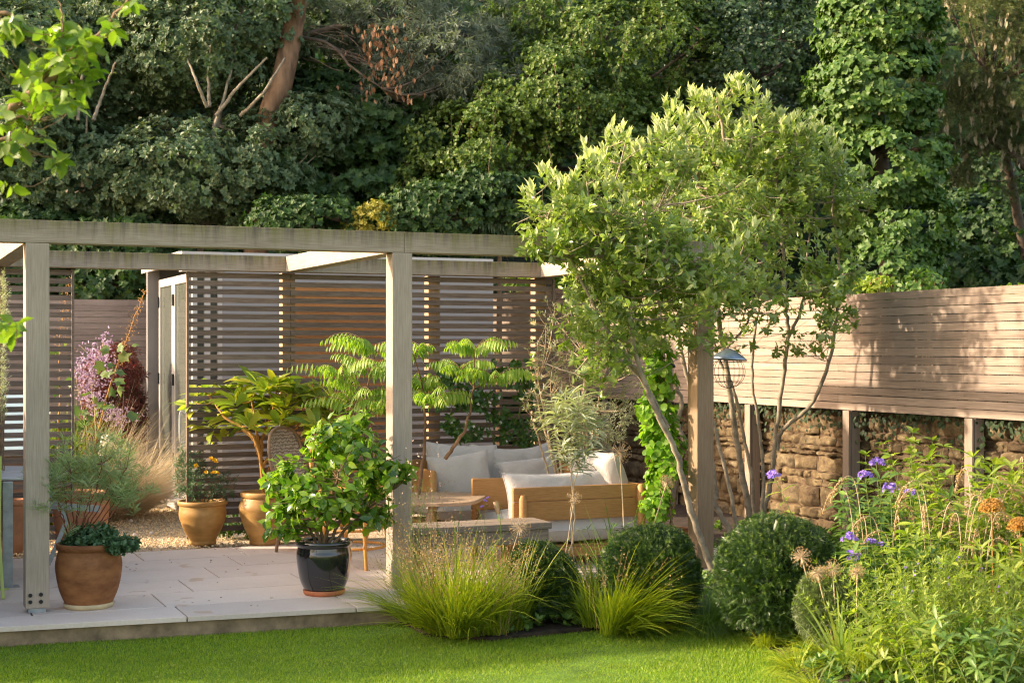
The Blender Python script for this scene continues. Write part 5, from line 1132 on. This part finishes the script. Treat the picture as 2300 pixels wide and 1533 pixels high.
# verbena
e = W(1090, 1125, 9.9); base = B(1010, 9.9); t = thing('verbena', 'thin stemmed verbena with tiny purple heads over the coffee table', 'flower', tuple(base)); st = MB(); st.tube(spline([base, W(1150, 1190, 9.9) * .5 + base * .5, e], 6), .002, .0015, 4); st.build('stems', M['greentwig'], t); fluff(t, 'flower_head', [e, W(1083, 1138, 9.9), W(1097, 1118, 9.9)], 8, .012, .007, L['phlox'])
t, _ = leafy('gaura', 'thin wands of tiny pale flowers rising beside the middle post', B(925, 10.15), .95, 12, (.03, 0), T_LN, .03, 3, L['grass2'], spread=.16, wid=1.6, step=.05, sr=.002); fl = MB(); P_ = np.array([W(R.uniform(890, 990), R.uniform(985, 1130), 10.15 + R.normal(0, .06)) for _ in range(34)]); rosette(fl, T_DI, P_, rdir(34), 4, 1, .012, 1.5); fl.build('flowers', leafmat('pale_pink_petal', [(.7, .5, .42), (.75, .62, .5)], .3, .6, tcol=(1, 1, 1)), t)
leafy('leafy_weed', 'leafy green plant in front of the armchair seat', B(1370, 10.4), .62, 10, (0, 0), T_LN, .06, 5, L['grass2'], spread=.14, wid=2, sr=.003)
# fallen leaves
fl = MB(); n = 60; q = np.stack([R.uniform(1.2, 3.4, n), R.uniform(9.8, 12.8, n), np.full(n, .006)], 1); leaves(fl, T_OV, q, rdir(n) * [1, 1, .1], UP + R.normal(0, .2, (n, 3)), R.uniform(.012, .035, n))
stuff(fl.build('fallen_leaves', L['dead']), 'scattered small dry fallen leaves and crumbs on the patio', 'leaf litter')
cv = MB(); n = 1500; q = np.stack([R.uniform(.3, 6, n), R.uniform(6.8, 9.7, n), np.full(n, -.118)], 1); q = q[~inpoly(q, poly) & (q[:, 1] < 9.8 - .086 * q[:, 0]) & (nz(q, 2.2, 12) > .25)]; rosette(cv, T_RN, q, nrm(rdir(len(q)) * .2 + UP), 3, 1.3, .014); stuff(cv.build('clover', L['lush']), 'small clover leaves scattered through the lawn', 'clover')
# ground cover
gc = MB(); n = 9000; q = np.stack([R.uniform(3.4, 8.6, n), R.uniform(5.5, 13, n)], 1)
ok = inpoly(q, poly) & inpoly(q - [.07, .07], poly) & (nz(np.c_[q, 0 * q[:, :1]], 1.6, 2) > -.35); q = q[ok]
rosette(gc, T_OV, np.c_[q, R.uniform(-.1, -.02, len(q))], nrm(rdir(len(q)) * .4 + UP), 5, 1.1, .06); stuff(gc.build('ground_cover', L['grass2l']), 'low leafy ground cover between the border plants', 'ground cover')
# ivy along the wall top
iv = MB(); n = 1300; y = R.uniform(8, 19, n); z = 1.16 - np.abs(R.normal(0, .10, n)) * (1 + .9 * nz(np.c_[y, y, y], 1.2, 3)); P_ = np.stack([8.70 - R.uniform(0, .08, n), y, z], 1)
leaves(iv, T_IV, P_, nrm(rdir(n) * .5 - UP), nrm(rdir(n) * .5 + np.array([-1, -.3, .3])), R.uniform(.03, .055, n))
tag(iv.build('wall_ivy', L['ivydark'], origin=(8.7, 12, 1)), 'dark ivy trailing over the top of the stone wall under the fence', 'ivy')
# ================================================================== WOODLAND BEHIND
def crown(ells, nclump, rc, per, seed, flat=.6, inner=.75, lump=.2, f=.8, up=.25, face=-.15):
    """clumps on ellipsoids -> leaf positions + outward directions"""
    cc, cd = blobtips(ells, nclump, inner=inner, lump=lump, f=f, seed=seed, up=up, face=face)
    r = rc * R.uniform(.55, 1.25, len(cc)); d = rdir(len(cc) * per).reshape(len(cc), per, 3); d = nrm(d + cd[:, None] * .7)
    p = cc[:, None] + d * (r[:, None, None] * R.uniform(.35, 1.0, (len(cc), per, 1))) * np.array([1, 1, flat])
    return p.reshape(-1, 3), nrm(d * .7 + cd[:, None] * .4 + UP * .25).reshape(-1, 3), cc
def tree(name, label, base, ells, nclump, rc, per, tpl, size, k, mat, bark, seed, cat='tree', wid=1.0, ang=1.1, droop=.2, tr=.12, flat=.6, group=None, nb=14, lump=.2, trunk_top=None, inner=.75, up=.25, b=0.0, face=-.15):
    t = thing(name, label, cat, tuple(base), group); p, d, cc = crown(ells, nclump, rc, per, seed, flat, lump=lump, inner=inner, up=up, face=face)
    tt = np.array(trunk_top) if trunk_top is not None else np.array([np.mean([e[0][0] for e in ells]), np.mean([e[0][1] for e in ells]), np.mean([e[0][2] for e in ells])])
    sk = Skel(); bs = np.array(base, float); sk.stem([bs, bs * .6 + tt * .4 + R.normal(0, .12, 3), tt], tr, tr * .5, 10); sk.mb.build('trunk', bark, t, smooth=True)
    sk.mb = MB(); s = cc[R.choice(len(cc), min(nb * 4, len(cc)), replace=False)]; sk.join(s[:nb], tr * .3, tr * .12, up=.15, n=6, k=7); sk.join(s[nb:], tr * .12, tr * .05, up=.1, n=4, k=5)
    sk.mb.build('branches', bark, t, smooth=True)
    lv = MB(); rosette(lv, tpl, p, d, k, ang, size, wid, droop=droop, base=b); lv.build('crown', mat, t, smooth=False); return t, p, d, cc
def gz(x, y): return float(-.3 + np.clip(y - 20.5, 0, 99) * .62 + .5 * nz(np.array([[x, y, 0]]), .25, 8)[0]) if y > 20.5 else -.25
def gp(px, D):
    p = W(px, 700, D); return np.array([p[0], p[1], gz(p[0], p[1]) - .1])
GW = 'woodland trees behind the fence'
# left: grey green trees
tree('grey_leaved_tree', 'grey green leaved tree at the far left behind the pergola', gp(120, 21.5), [pe(60, 330, 20.8, 150, 170, 1.2), pe(200, 390, 20.8, 130, 120, 1.0), pe(60, 120, 21, 160, 130, 1.2), pe(250, 150, 21.5, 120, 120, 1.0)], 300, .42, 38, T_OV, .078, 7, L['oak'], M['bark'], 3, group=GW, nb=20, lump=.3, inner=.45)
tree('grey_leaved_tree', 'grey green leaved tree with forked pale limbs left of the orange trunk', gp(470, 21.5), [pe(430, 120, 21, 150, 120, 1.1), pe(550, 60, 21.3, 110, 100, 1.0), pe(400, 400, 20.6, 150, 100, 1.0), pe(560, 400, 20.6, 110, 110, .8), pe(330, 60, 21.4, 120, 100, 1.0), pe(690, 300, 20.8, 70, 70, .7)], 300, .40, 38, T_OV, .078, 7, L['oak'], M['bark'], 4, group=GW, nb=22, lump=.3, inner=.45)
sk = Skel()
FL = (((480, 290), (505, 210), (530, 110)), ((485, 260), (540, 190), (600, 130)), ((465, 240), (440, 180), (420, 130)), ((540, 260), (590, 210), (640, 130)), ((470, 240), (468, 170), (475, 100)), ((175, 270), (182, 200), (185, 120)), ((210, 270), (235, 200), (260, 140)), ((165, 260), (160, 200), (165, 150)), ((480, 420), (478, 350), (480, 290)), ((185, 420), (190, 350), (195, 260)))
for lab, sel in (('pale bare forked limbs rising left of the orange trunk', lambda p: p[0][0] > 300), ('pale bare forked limbs behind the fruit tree branch at the left', lambda p: p[0][0] <= 300)):
    tl = thing('forked_tree', lab, 'tree', tuple(gp(480 if 'orange' in lab else 180, 21)), 'woodland trees behind the fence'); sk = Skel()
    for pts in FL:
        if sel(pts): sk.stem([W(a, b, 19.9 + R.normal(0, .1)) for a, b in pts], .026, .012, 7)
    sk.mb.build('limbs', M['bark'], tl, smooth=True)
# orange trunk
tt = thing('tall_orange_trunk_tree', 'tall tree with a thick orange brown trunk left of centre', 'tree', tuple(gp(590, 22))); b = MB()
b.tube(spline([W(570, 620, 20.4), W(600, 290, 20.4), W(632, 190, 20.4), W(658, 60, 20.5), W(675, -60, 20.3), W(690, -200, 20.5)], 6), .165, .13, n=16); b.build('trunk', M['barkwarm'], tt, smooth=True)
p, d, cc = crown([pe(900, 60, 21.5, 110, 90, .9), pe(1000, 140, 21.2, 120, 80, .9), pe(1080, 200, 21.0, 70, 55, .6), pe(900, 180, 21.2, 70, 60, .6), pe(1050, 40, 21.8, 120, 60, .8), pe(790, 40, 21.8, 90, 60, .8)], 170, .36, 30, 8, .7)
lv = MB(); rosette(lv, T_LN, p, nrm(d - UP * .5), 8, .9, .125, 1.5, droop=.6); lv.build('crown', L['euc'], tt)
sk = Skel(); sk.p = list(spline([W(655, 60, 21.3), W(640, 150, 21.3)], 5)); sk.stem([W(650, 90, 21.2), W(760, 60, 21), W(900, 40, 21), W(1000, 60, 21)], .05, .02, 6); sk.stem([W(650, 80, 21), W(740, 100, 20.5), W(790, 150, 20.2), W(860, 200, 20.2)], .03, .01, 6); sk.join(cc[:60], .018, .006)
for _ in range(12):
    a = (R.uniform(690, 800), R.uniform(60, 130)); sk.stem([W(a[0], a[1], 20.4), W(a[0] + 50, a[1] + R.uniform(-5, 30), 20.3), W(a[0] + R.uniform(70, 120), a[1] + R.uniform(10, 60), 20.2)], .007, .003, 4)
sk.mb.build('branches', M['barkdark'], tt, smooth=True)
dl = MB(); P_ = np.array([W(850 + R.normal(0, 34) + (b - 100) * .3, b, 20.1 + R.normal(0, .15)) for b in R.uniform(50, 225, 170)]); leaves(dl, T_OV, P_, nrm(rdir(len(P_)) * .4 - UP), rdir(len(P_)), R.uniform(.06, .11, len(P_))); dl.build('dead_leaves', L['dead'], tt)
# dark sycamore
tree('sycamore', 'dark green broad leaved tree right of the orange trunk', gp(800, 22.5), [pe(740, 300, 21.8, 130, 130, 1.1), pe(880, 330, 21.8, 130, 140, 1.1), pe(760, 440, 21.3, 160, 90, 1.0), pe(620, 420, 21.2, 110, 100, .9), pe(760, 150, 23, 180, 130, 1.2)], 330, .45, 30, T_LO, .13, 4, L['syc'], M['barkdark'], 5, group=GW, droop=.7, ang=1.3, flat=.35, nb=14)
# mound of small yellow green leaves
mt, p, d, cc = tree('arching_shrub', 'huge arching mound of small yellow green leaves behind the middle of the pergola', gp(1200, 22.5), [pe(1080, 330, 20.8, 150, 110, 1.0), pe(1230, 230, 21.2, 170, 130, 1.3), pe(1400, 120, 21.8, 190, 110, 1.3), pe(1330, 330, 21.2, 150, 130, 1.0), pe(1500, 260, 22, 130, 110, 1.0), pe(1000, 430, 20.6, 110, 70, .8), pe(1250, 60, 22.4, 170, 90, 1.2)], 430, .38, 44, T_DI, .055, 6, L['mound'], M['barkdark'], 6, cat='shrub', wid=1.5, group=GW, nb=30, lump=.35, flat=.6)
hs_ = MB(); st = MB()
for _ in range(170):
    c = cc[R.integers(len(cc))]; o = nrm(R.normal(0, 1, 3) * [1, 1, 0] + np.array([-.7, -.5, 0])); Ln = R.uniform(.6, 1.4); q = c + o * (np.linspace(0, 1, 14) * Ln)[:, None] * .7 + UP * (np.sin(np.linspace(0, 2.2, 14)) * .25 - np.linspace(0, 1, 14) ** 2 * Ln * .9)[:, None]
    st.tube(q, .006, .002, 4, False); pp = np.repeat(q, 5, 0) + R.normal(0, .035, (70, 3)); rosette(hs_, T_DI, pp, rdir(70), 3, 1.1, .05, 1.5)
st.build('hanging_shoots', M['twig'], mt); hs_.build('shoot_leaves', L['mound'], mt)
# lower green fill
tree('leafy_shrub', 'green leafy shrub just above the pergola beam behind the garden room', gp(1000, 20.8), [pe(1000, 490, 19.6, 110, 60, .6), pe(1120, 450, 19.8, 100, 60, .6), pe(900, 520, 19.5, 90, 40, .5), pe(700, 510, 19.5, 120, 50, .6)], 130, .3, 30, T_DI, .07, 6, L['mound2'] if 'mound2' in L else L['syc'], M['barkdark'], 7, cat='shrub', wid=1.4, group='shrubs behind the garden room')
t, *_ = tree('golden_bush', 'golden yellow bush peeping over the pergola beam', gp(835, 19.6), [pe(838, 500, 19.2, 40, 50, .4), pe(870, 530, 19.2, 50, 40, .4), pe(810, 530, 19.2, 30, 30, .3)], 50, .16, 24, T_DI, .045, 6, L['gold'], M['twig'], 9, cat='shrub', wid=1.3, tr=.03, nb=6, group='shrubs behind the garden room')
# fern fronds & far sumac
t = thing('sumac_shrub', 'grey green feathery sumac showing above the beam left of the leafy tree', 'shrub', tuple(W(1120, 700, 16.5) * [1, 1, 0]), 'sumac shrubs behind the screen'); st = MB(); lv = MB()
tp = np.array([W(a, b, 19.6 + R.normal(0, .2)) for a, b in ((1080, 540), (1130, 520), (1170, 540), (1110, 560))]); st.tube([W(1120, 700, 19.6) * [1, 1, 0], tp.mean(0)], .05, .03, 7); fronds(lv, st, tp, nrm(rdir(4) * .2 + UP), 8, .75, .20, 11, .35)
st.build('stems', M['twig'], t); lv.build('leaves', L['euc2'] if 'euc2' in L else L['oak'], t)
t = thing('sumac_shrub', 'bright green feathery sumac between the screen end and the fence', 'shrub', tuple(W(1250, 700, 22.5) * [1, 1, 0]), 'sumac shrubs behind the screen'); st = MB(); lv = MB()
tp = np.array([W(a, b, 22.6 + R.normal(0, .2)) for a, b in ((1220, 640), (1270, 630), (1330, 640), (1300, 600), (1190, 650), (1390, 640))]); st.tube([W(1260, 700, 22.6) * [1, 1, 0], tp.mean(0)], .05, .03, 7); fronds(lv, st, tp, nrm(rdir(6) * .2 + UP), 8, .7, .2, 11, .35)
st.build('stems', M['twig'], t); lv.build('leaves', L['sumac'], t)
# dark glossy tree
tree('dark_evergreen', 'dark glossy small leaved evergreen above the leafy tree', gp(1700, 23), [pe(1690, 170, 21.8, 150, 150, 1.2), pe(1790, 270, 21.6, 100, 110, .9), pe(1620, 60, 22.4, 150, 110, 1.1), pe(1800, 90, 22.4, 120, 120, 1.0), pe(1620, 330, 22, 150, 120, 1.0)], 330, .36, 36, T_DI, .06, 6, L['holly'], M['barkdark'], 10, group=GW, wid=1.5, nb=14, up=.7)
# ivy clad tree
tree('ivy_clad_tree', 'tall ivy clad trunk, a bright green leafy column at the right', gp(1980, 21), [pe(1985, 60, 20.2, 120, 120, .8), pe(1970, 220, 20.1, 130, 130, .85), pe(1990, 380, 20.0, 120, 120, .8), pe(2030, 500, 19.9, 95, 90, .7), pe(2000, 600, 19.8, 90, 70, .6), pe(1880, 320, 20.2, 60, 80, .5)], 430, .22, 28, T_IV, .085, 5, L['ivy'], M['barkdark'], 11, group=GW, droop=.7, ang=1.25, flat=.5, nb=14, tr=.22, lump=.16)
# drooping conifer
t, p, d, cc = tree('drooping_conifer', 'drooping conifer hung with pale cones at the top right', gp(2420, 24), [pe(2180, 100, 22.5, 130, 130, 1.2), pe(2290, 160, 22.3, 120, 160, 1.2), pe(2150, 290, 22.8, 110, 90, .9), pe(2280, 30, 22.5, 150, 110, 1.2), pe(2250, 330, 22.8, 90, 80, .8)], 340, .34, 44, T_LN, .085, 9, L['larch'], M['barkdark'], 12, group=GW, wid=1.0, droop=1.3, ang=.9, flat=1.0, nb=20)
cn = MB(); k = p[(d @ nrm(np.array([-.4, -.9, 0]))) > .1]; k = k[R.choice(len(k), 600)]; k = k[(k @ RGT) / (k @ FWD) > .26]
for s_ in range(3): leaves(cn, T_OV, k - UP * .04 * s_ + R.normal(0, .01, k.shape), nrm(rdir(len(k)) * .15 - UP), rdir(len(k)), R.uniform(.07, .13, len(k)), .8)
cn.build('cones', L['cone'], t)
sk = Skel(); sk.stem([W(2200, 300, 22), W(2280, 350, 22), W(2340, 420, 22)], .05, .07, 8); sk.mb.build('low_branch', M['barkdark'], t, smooth=True)
# dark hollow right: dim shrubs
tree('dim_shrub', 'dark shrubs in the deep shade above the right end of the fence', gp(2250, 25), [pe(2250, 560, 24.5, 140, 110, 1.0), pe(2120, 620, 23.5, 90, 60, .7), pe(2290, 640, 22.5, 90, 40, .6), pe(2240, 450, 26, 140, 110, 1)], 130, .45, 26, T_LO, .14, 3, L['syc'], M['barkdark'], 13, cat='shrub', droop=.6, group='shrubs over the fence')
for (px, py, D0, rx_, ry_, lb, mt_) in ((1960, 640, 15.5, 40, 22, 'low yellow green shrub with rusty flower heads leaning over the fence right of the tree', 'lush'), (2290, 655, 12.9, 22, 12, 'sprig of creeper creeping over the fence top at the right edge', 'lush'), (2070, 640, 17, 60, 40, 'bright green creeper behind the fence below the ivy clad trunk', 'ivy'), (1880, 640, 17, 60, 40, 'green creeper behind the fence seen past the tree crown', 'ivy')):
    base = W(px, 700, D0); base[2] = 0; t, tp, _ = shrub('fence_top_shrub', lb, [pe(px, py, D0, rx_, ry_, .3)], 70, T_OV, .085, 5, L[mt_], M['twig'], base, D0, 1, 1.1, seedn=20, group='shrubs leaning over the fence')
    if mt_ == 'lush' and px < 2000:
        fl = MB(); rosette(fl, T_DI, tp[:14], rdir(14), 8, 1.2, .03, 1.5); fl.build('flowers', L['dead'], t)
# shrubs behind the left fence
tree('leafy_shrub', 'dark green shrub above the board fence left of the garden room', gp(250, 20.5), [pe(250, 640, 20.2, 110, 60, .6), pe(100, 560, 20.5, 120, 100, .6), pe(300, 560, 20.4, 120, 70, .6), pe(20, 640, 20, 80, 90, .5)], 150, .35, 26, T_LO, .13, 3, L['syc'], M['barkdark'], 15, cat='shrub', group='shrubs behind the garden room', droop=.6)
# far wood: one mass behind everything
fw = MB(); n = 15000; x = R.uniform(-12, 34, n); y = R.uniform(24.5, 40, n); z = np.array([0.] * n)
z = -.3 + (y - 20.5) * .62 + R.uniform(0, 5.5, n); P_ = np.stack([x, y, z], 1) ; P_ = P_[nz(P_, .5, 5) > -.35]
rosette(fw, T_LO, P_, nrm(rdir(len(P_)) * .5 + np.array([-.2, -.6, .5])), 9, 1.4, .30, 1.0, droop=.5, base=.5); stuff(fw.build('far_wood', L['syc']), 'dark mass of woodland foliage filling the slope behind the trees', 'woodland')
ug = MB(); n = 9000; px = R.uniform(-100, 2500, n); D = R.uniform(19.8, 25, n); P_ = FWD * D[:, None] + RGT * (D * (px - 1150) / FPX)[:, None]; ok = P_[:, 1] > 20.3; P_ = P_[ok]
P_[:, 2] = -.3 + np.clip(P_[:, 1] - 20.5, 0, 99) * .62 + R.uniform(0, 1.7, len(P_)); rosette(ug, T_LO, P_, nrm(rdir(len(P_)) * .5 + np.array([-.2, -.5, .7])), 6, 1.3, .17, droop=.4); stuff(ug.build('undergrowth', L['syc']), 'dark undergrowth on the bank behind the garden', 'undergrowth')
# near pear branches top left
nt_ = thing('pear_tree', 'bright leaved fruit tree branch reaching in from the left edge close to the camera', 'tree', (-1.6, 6.2, -.13)); sk = Skel(); D0 = 6.6
base = np.array([-1.6, 6.2, -.13]); crot = np.array([-1.5, 6.2, 1.9]); sk.mb.tube(spline([base, base + [.02, 0, 1.0], crot], 6), .07, .05, 10)
def br(pts, r0, r1): return sk.stem([crot] + [W(a, b, D0 + dd_) for a, b, dd_ in pts] if pts[0][0] < -50 else [W(a, b, D0 + dd_) for a, b, dd_ in pts], r0, r1, 7)
br([(-300, 420, 0), (0, 262, 0), (60, 215, 0), (130, 165, 0), (210, 90, 0), (290, 0, 0), (320, -50, 0)], .03, .004)
br([(90, 190, 0), (135, 110, -.05), (140, 40, -.05), (130, -20, 0)], .007, .003); br([(-300, 500, 0), (-20, 320, .1), (60, 340, .1), (140, 365, .1)], .02, .003)
br([(-300, 100, 0), (-20, 30, .1), (40, 50, .1), (50, 90, .1)], .02, .003); br([(-300, 800, 0), (-40, 770, .3), (20, 740, .3), (50, 730, .3)], .012, .002); br([(0, 262, 0), (70, 270, 0), (60, 300, .1)], .008, .003)
sp = [(135, 110, 26, 60, 34), (170, 130, 50, 34, 44), (100, 210, 60, 35, 46), (40, 260, 40, 30, 32), (30, 55, 26, 22, 20), (250, 60, 22, 30, 14), (290, 5, 14, 14, 8), (30, 330, 45, 22, 24), (130, 370, 22, 12, 8), (20, 740, 22, 22, 14), (180, 90, 30, 26, 16), (15, 410, 12, 10, 4), (60, 150, 40, 30, 16)]
tp = np.array([W(a + R.normal(0, sx * .62), b + R.normal(0, sy * .62), D0 + R.normal(0, .15)) for a, b, sx, sy, m in sp for _ in range(int(m * .62))]); sk.join(tp, .0022, .0014, n=4, k=4); sk.mb.build('branches', M['twig'], nt_, smooth=True)
lv = MB(); rosette(lv, T_OV, tp, nrm(rdir(len(tp)) * .7 + UP * .3), 3, 1.3, .078, 1.05, droop=.8, base=.02); lv.build('leaves', L['near'], nt_, smooth=True)
# unseen hedge, added outside the frame at the left to shade the patio
hd_ = thing('shade_hedge', 'unseen hedge added left of the patio to cast shade on it', 'hedge', (-.6, 12.5, 0)); b = MB(); b.box(-1.3, .02, 9.5, 13.2, 0, 1.62); b.build('core', M['yewcore'], hd_)
n = 14000; q = np.stack([R.uniform(-1.4, .1, n), R.uniform(9.4, 13.3, n), R.uniform(0, 1.72, n)], 1); kk = (q[:, 0] > .02) | (q[:, 2] > 1.6) | (q[:, 1] < 9.52); q = q[kk]; lv = MB(); rosette(lv, T_OV, q, nrm(rdir(len(q)) + UP), 5, 1.2, .06); lv.build('leaves', L['jas'], hd_)

b0 = np.array([-.55, 8.6, -.13]); shrub('dapple_shrub', 'unseen loose shrub added left of the patio corner to dapple the lawn', [((-.5, 8.9, .75), (.45, .5, .5)), ((-.5, 8.1, .65), (.4, .5, .45)), ((-.45, 7.3, .55), (.4, .5, .4))], 230, T_OV, .08, 6, L['jas'], M['twig'], b0, 9, 1, 1.1, seedn=33)  # out of view, added to throw dappled shade over the lawn
